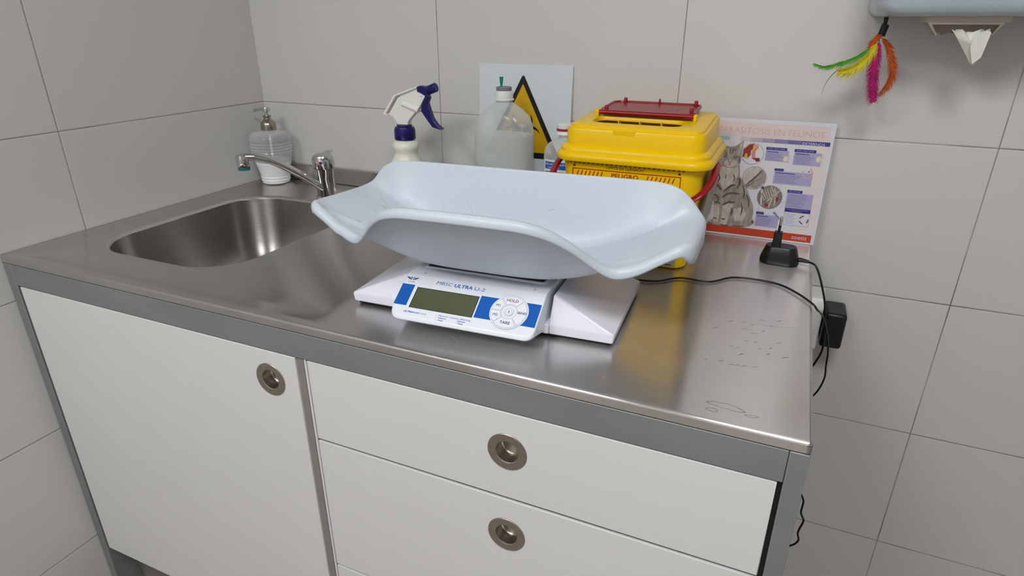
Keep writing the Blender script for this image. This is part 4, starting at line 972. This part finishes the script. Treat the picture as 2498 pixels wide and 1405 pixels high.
for i in range(11): strip(X - .030, X - .030 + .04 * (1 - .3 * (i % 3) / 2), .108 - i * .0062, .1092 - i * .0062, 'stopper_grey' if i else 'text_black', .0007)
lb2.build('label', b2t, smooth=30, flip=False)
MB().lathe([(.0115, .1760), (.0170, .1765), (.0165, .1790), (.0150, .1810), (.0148, .1945), (.0135, .1955), (.003, .1955)], 'cap_white', (X, Y, 0), 28).build('cap', b2t)
MB().lathe([(.0153, .1830), (.0155, .1835), (.0155, .1870), (.0153, .1875)], 'text_red', (X, Y, 0), 28, cap=False).build('cap_band', b2t)
# dark round lid just showing over the tray
jr = thing('round_container', 'dark round container lid barely showing behind the back rim of the tray', 'container', (.625, -.160, 0))
MB().lathe([(.034, .0006), (.036, .003), (.0365, .100)], 'steel_dark', (.628, -.160, 0), 40).build('container_body', jr)
MB().lathe([(.0385, .0985), (.0392, .1010), (.0380, .1040), (.030, .1075), (.012, .1095), (.001, .110)], 'steel_dark', (.628, -.160, 0), 40).build('container_lid', jr)

# ------------------------------------------------------------------ power adapter standing on the worktop
pa = thing('plug_adapter', 'black plug-in power adapter standing prongs up on the worktop corner', 'adapter', (1.229, -.150, 0))
AX, AY, AA = 1.2285, -.1500, math.radians(-2)
def AL(hw_, hd_, r_, z, ox=0, oy=0):
    L = rr(0, 0, hw_, hd_, r_, 0, 8); return [(AX + (p[0] + ox) * math.cos(AA) - (p[1] + oy) * math.sin(AA), AY + (p[0] + ox) * math.sin(AA) + (p[1] + oy) * math.cos(AA), z) for p in L]
MB().loft([AL(.0285, .0165, .015, .0006), AL(.0305, .0180, .0165, .003), AL(.0300, .0180, .0165, .010), AL(.0240, .0150, .014, .0290), AL(.0225, .0135, .0125, .0305)], 'black_plastic', cap0=True, cap1=True).build('housing', pa, smooth=35)
MB().loft([AL(.0075, .0085, .002, .030, -.008, .001), AL(.0072, .0080, .002, .034, -.008, .001), AL(.0068, .0066, .002, .0345, -.008, .001), AL(.0062, .0060, .002, .0530, -.008, .001)], 'black_plastic', cap0=True, cap1=True).build('plug_neck', pa, smooth=35)
for sy in (-1, 1):
    px_, py_ = AX - .0078, AY + sy * .0048
    p_ = MB().tube([(px_, py_, .053), (px_ + .0004, py_, .066)], .0021, 'black_plastic', 12)
    p_.tube([(px_ + .0004, py_, .066), (px_ + .0006, py_, .0765), (px_ + .0006, py_, .0780)], .0020, 'nickel', 12, taper=[1, 1, .6])
    p_.build('prong', pa)
cp = catmull([(1.2560, -.151, .010), (1.2640, -.1525, .0105), (1.2740, -.156, .010), (1.2850, -.163, .006), (1.2975, -.172, -.020), (1.3080, -.180, -.052), (1.3155, -.185, -.095), (1.3180, -.180, -.130), (1.3145, -.165, -.160), (1.306, -.150, -.195), (1.296, -.135, -.235), (1.285, -.12, -.28)], 7)
MB().tube(cp, .0017, 'cable_black', 10).build('cord', pa, smooth=60)
MB().tube([(1.2540, -.151, .0100), (1.2620, -.152, .0106), (1.2730, -.1556, .0104)], .0042, 'black_plastic', 12, taper=[1, .9, .62]).build('strain_relief', pa)

# ------------------------------------------------------------------ scale cord over the edge
cd = [(1.000, -.333, .0028), (1.028, -.326, .0026), (1.060, -.318, .0026), (1.091, -.290, .0026), (1.134, -.288, .0026), (1.164, -.256, .0026), (1.197, -.249, .0026), (1.233, -.256, .0028), (1.259, -.282, .0034), (1.2790, -.312, .0030), (1.2870, -.310, -.006), (1.2990, -.275, -.030), (1.3130, -.250, -.070), (1.3220, -.225, -.110), (1.3260, -.205, -.145), (1.3300, -.185, -.180), (1.3240, -.175, -.215), (1.309, -.165, -.245), (1.294, -.155, -.270), (1.280, -.13, -.31), (1.283, -.12, -.36)]
c1 = MB().tube(catmull(cd, 8), .0015, 'cable_black', 10)
co_ = c1.build('power_cord', root=(1.14, -.288, 0), smooth=60)
tag(co_, 'thin black cord running from the scale across the steel top and over its right edge', 'cord')
c3 = MB().tube(catmull([(1.2790, -.40, -.235), (1.2880, -.405, -.255), (1.2890, -.402, -.275), (1.2875, -.40, -.300), (1.2925, -.395, -.330), (1.2860, -.395, -.355), (1.2850, -.395, -.382), (1.2790, -.395, -.398)], 8), .0022, 'cable_black', 10) if False else MB()
lowc = catmull([(1.3071, -0.4, -0.2544), (1.3112, -0.4, -0.2597), (1.3152, -0.4, -0.2697), (1.3151, -0.4, -0.2881), (1.3174, -0.4, -0.295), (1.3211, -0.4, -0.3037), (1.3183, -0.4, -0.3199), (1.3177, -0.4, -0.3297), (1.3206, -0.4, -0.3398), (1.3176, -0.4, -0.3491), (1.3113, -0.4, -0.3559), (1.3052, -0.4, -0.3601)], 6)
# ------------------------------------------------------------------ wall socket and second adapter
ws = thing('wall_socket', 'white surface-mounted wall socket half hidden behind the right counter edge', 'socket', (1.27, -.02, -.15))
b = MB(); b.prism([(0.0, -.205), (-.046, -.198), (-.052, -.192), (-.052, -.112), (-.040, -.094), (-.004, -.088), (0.0, -.088)], lambda y, z: (1.200, y - .0003, z), lambda y, z: (1.3190, y - .0003, z), 'socket_white')
b.build('socket_box', ws, bevel=.002)
MB().lathe([(.02, 0), (.021, .002), (.018, .003), (.0175, .001)], 'socket_white', (1.25, 0, 0), 24) if False else None
MB().box(1.2860, 1.2872, -.0528, -.0524, -.185, -.115, 'line_grey').build('seam_line', ws)
wa = thing('wall_adapter', 'black power adapter plugged into the wall beside the counter edge', 'adapter', (1.341, -.04, -.15))
b = MB()
b.loft([[(x, y, z) for x, y in ((1.3215, -.004), (1.3580, -.004), (1.3580, -.070), (1.3215, -.070))] for z in (-.1785, -.110)], 'black_plastic', cap0=True, cap1=True)
bmw = b
ao = bmw.build('adapter_body', wa, bevel=.006, seg=3)
MB().box(1.330, 1.350, -.0045, -.0005, -.155, -.130, 'black_plastic').build('plug_face', wa, bevel=.001)

# ------------------------------------------------------------------ towel dispenser
td = thing('paper_towel_dispenser', 'pale blue plastic paper towel dispenser fixed high on the wall', 'dispenser', (1.44, -.002, .374))
b = MB()
def dl(z, ins, dep, r_=.03):
    x0_, x1_ = 1.2920 + ins, 1.5880 - ins; y1_ = -.0015; y0_ = -dep
    return [(x1_, y1_, z)] + [(x1_ - r_ + r_ * math.cos(t), y0_ + r_ - r_ * math.sin(t), z) for t in [math.radians(5 + 85 * k / 8) for k in range(9)]] + [(x0_ + r_ - r_ * math.cos(math.radians(90 - 10 * k)) , y0_ + r_ - r_ * math.sin(math.radians(90 - 10 * k)), z) for k in range(10)] + [(x0_, y1_, z)]
b.loft([dl(.3765, .016, .118), dl(.3775, .010, .124), dl(.3830, .0035, .130), dl(.3930, .0, .134), dl(.45, -.001, .138), dl(.60, -.001, .138), dl(.68, .004, .125), dl(.72, .02, .10)], 'dispenser_blue', cap0=True, cap1=True)
b.build('cover', td, smooth=50)
b = MB()
b.loft([rr(1.4110, -.078, .0515, .030, .004, .3765), rr(1.4110, -.078, .0500, .0285, .004, .3690), rr(1.4110, -.078, .0440, .0225, .003, .3690), rr(1.4110, -.078, .0430, .0215, .003, .3765)], 'dispenser_cream')
b.build('outlet_frame', td)
b = MB()
b.prism([(1.3640, .3688), (1.4560, .3688), (1.4440, .3520), (1.4425, .3520), (1.4500, .3660), (1.3700, .3660), (1.3795, .3520), (1.3775, .3520)], lambda x, z: (x, -.102, z), lambda x, z: (x, -.058, z), 'nickel')
b.prism([(1.372, .3670), (1.449, .3670), (1.444, .3600), (1.432, .3545), (1.418, .3575), (1.405, .3535), (1.395, .3555), (1.386, .3520), (1.377, .3580)], lambda x, z: (x, -.096, z), lambda x, z: (x, -.094, z), 'steel_dark')
b.build('outlet_guide', td, smooth=30)
tsx, tsy = 1.4175, -.0985
pw = MB()
pl = [(-.0260, .3600), (-.0235, .3560), (-.0205, .3598), (-.0135, .3600), (-.0090, .3570), (-.0010, .3565), (.0090, .3605), (.0150, .3590), (.0190, .3612), (.0195, .3570), (.0110, .3400), (.0040, .3240), (-.0002, .3165), (-.0035, .3125), (-.0075, .3140), (-.0080, .3170), (-.0140, .3330), (-.0210, .3490)]
cen = (-.004, .3400)
sh = lambda x, z: x + .004 + (.36 - z) * .33
v = [(tsx + sh(x, z), tsy - .004 * math.cos(9 * i / 4), z) for i, (x, z) in enumerate(pl)] + [(tsx + sh(*cen), tsy - .009, cen[1])]
nn = len(pl); pw.add(v, [(i, (i + 1) % nn, nn) for i in range(nn)], 'tissue')
# folded flap over the front
v2 = [(tsx + .0150, tsy - .006, .3590), (tsx + .0195, tsy - .005, .3560), (tsx + .0040, tsy - .010, .3240), (tsx - .0070, tsy - .008, .3150), (tsx - .0075, tsy - .011, .3380), (tsx - .0010, tsy - .0125, .3540)]
v2 = [(tsx + sh(x - tsx, z), y, z) for x, y, z in v2]
pw.add(v2, [(0, 1, 2, 5), (5, 2, 3, 4)], 'tissue')
pt = pw.build('paper_towel', td, smooth=0); so = pt.modifiers.new('solid', 'SOLIDIFY'); so.thickness = .0006; so.offset = 0

# ------------------------------------------------------------------ feather toy
FY_ = -.078
fw = thing('feather_cat_toy', 'cat wand toy with green, yellow, magenta and orange feathers hanging from the towel dispenser', 'cat toy', (1.314, FY_, .372))
MB().lathe([(.0022, .3585), (.0024, .3640), (.0032, .3760)][::1], 'rubber', (1.3140, FY_, 0), 12).build('wand_tip', fw)
MB().tube([(1.3150, FY_, .3660), (1.3120, FY_, .3500)], .0052, 'rubber', 16).build('ferrule', fw)
def feather(name, m, path, wid, seed, stem='feather_olive', n_=70, droop=.5, left=1, right=1, hang=.2):
    rnd = random.Random(seed); P = catmull(path, 12); b_ = MB(); N_ = len(P)
    b_.tube(P, .0006, m if stem is None else stem, 6, taper=[1 - .8 * i / N_ for i in range(N_)])
    for i in range(n_):
        t = .06 + .93 * i / n_; k = t * (N_ - 1); j = int(k); p = P[j].lerp(P[min(j + 1, N_ - 1)], k - j)
        tg_ = (P[min(j + 1, N_ - 1)] - P[max(j - 1, 0)]).normalized()
        sd_ = Vector((tg_.z, 0, -tg_.x)).normalized()
        wd = wid * (math.sin(PI * min(1, t * .92 + .08)) ** .55) * (1 if t < .93 else .8)
        for s_ in ([-1] * left + [1] * right):
            for rep in range(2):
                L_ = wd * rnd.uniform(.45, 1.35); yo = Vector((0, rnd.uniform(-.35, .35), 0))
                d1 = (sd_ * s_ * (1 - droop * .6) + tg_ * (droop + rnd.uniform(-.1, .25)) + yo).normalized()
                d2 = (sd_ * s_ * .35 + tg_ * 1.0 + yo + Vector((0, 0, -rnd.uniform(0, 2 * hang)))).normalized()
                a = p; c = p + d1 * L_ * .6; e_ = c + d2 * L_ * .55; hw_ = tg_ * .0006
                b_.add([tuple(a - hw_), tuple(a + hw_), tuple(c + hw_ * .8), tuple(c - hw_ * .8), tuple(e_)], [(0, 1, 2, 3), (3, 2, 4)], m)
    return b_.build(name, fw, smooth=0, flip=False)
y = FY_
feather('green_feather', 'feather_green', [(1.3090, y, .347), (1.3000, y - .004, .332), (1.2850, y - .006, .319), (1.2650, y - .006, .310), (1.2450, y - .004, .3045), (1.2270, y, .3085)], .0125, 1, 'feather_green', 110, droop=1.0)
feather('yellow_feather', 'feather_yellow', [(1.3085, y - .007, .343), (1.3030, y - .008, .325), (1.2920, y - .008, .310), (1.2780, y - .007, .301), (1.2640, y - .004, .298)], .0170, 2, 'feather_yellow', 100, droop=.7, hang=.5)
MB().tube(catmull([(1.2640, y + .001, .302), (1.2560, y, .292), (1.2500, y, .280), (1.2470, y, .264)], 8), .0008, 'feather_olive', 6, taper=[1 - .7 * i / 25 for i in range(25)]).build('bare_quill', fw)
feather('magenta_feather', 'feather_magenta', [(1.3110, y - .003, .345), (1.3110, y - .005, .325), (1.3120, y - .005, .300), (1.3160, y - .004, .275), (1.3210, y - .002, .256)], .0210, 3, 'feather_magenta', 150, droop=.8, hang=.6)
feather('orange_feather', 'feather_orange', [(1.3120, y, .349), (1.3230, y, .338), (1.3320, y - .001, .320), (1.3380, y - .002, .300), (1.3360, y - .002, .282), (1.3270, y - .001, .265)], .0150, 4, 'feather_orange', 120, droop=.8, hang=.3)
feather('orange_tuft', 'feather_orange', [(1.3130, y - .005, .352), (1.3080, y - .006, .348), (1.3030, y - .005, .341), (1.2990, y - .004, .333)], .0090, 5, 'feather_orange', 30)
# lower loop of cord
low = MB().tube(lowc, .0014, 'cable_black', 10).build('hanging_cord', root=(1.309, -.400, -.30), smooth=60)
tag(low, 'loop of black cord hanging beside the right front leg of the cabinet', 'cord')
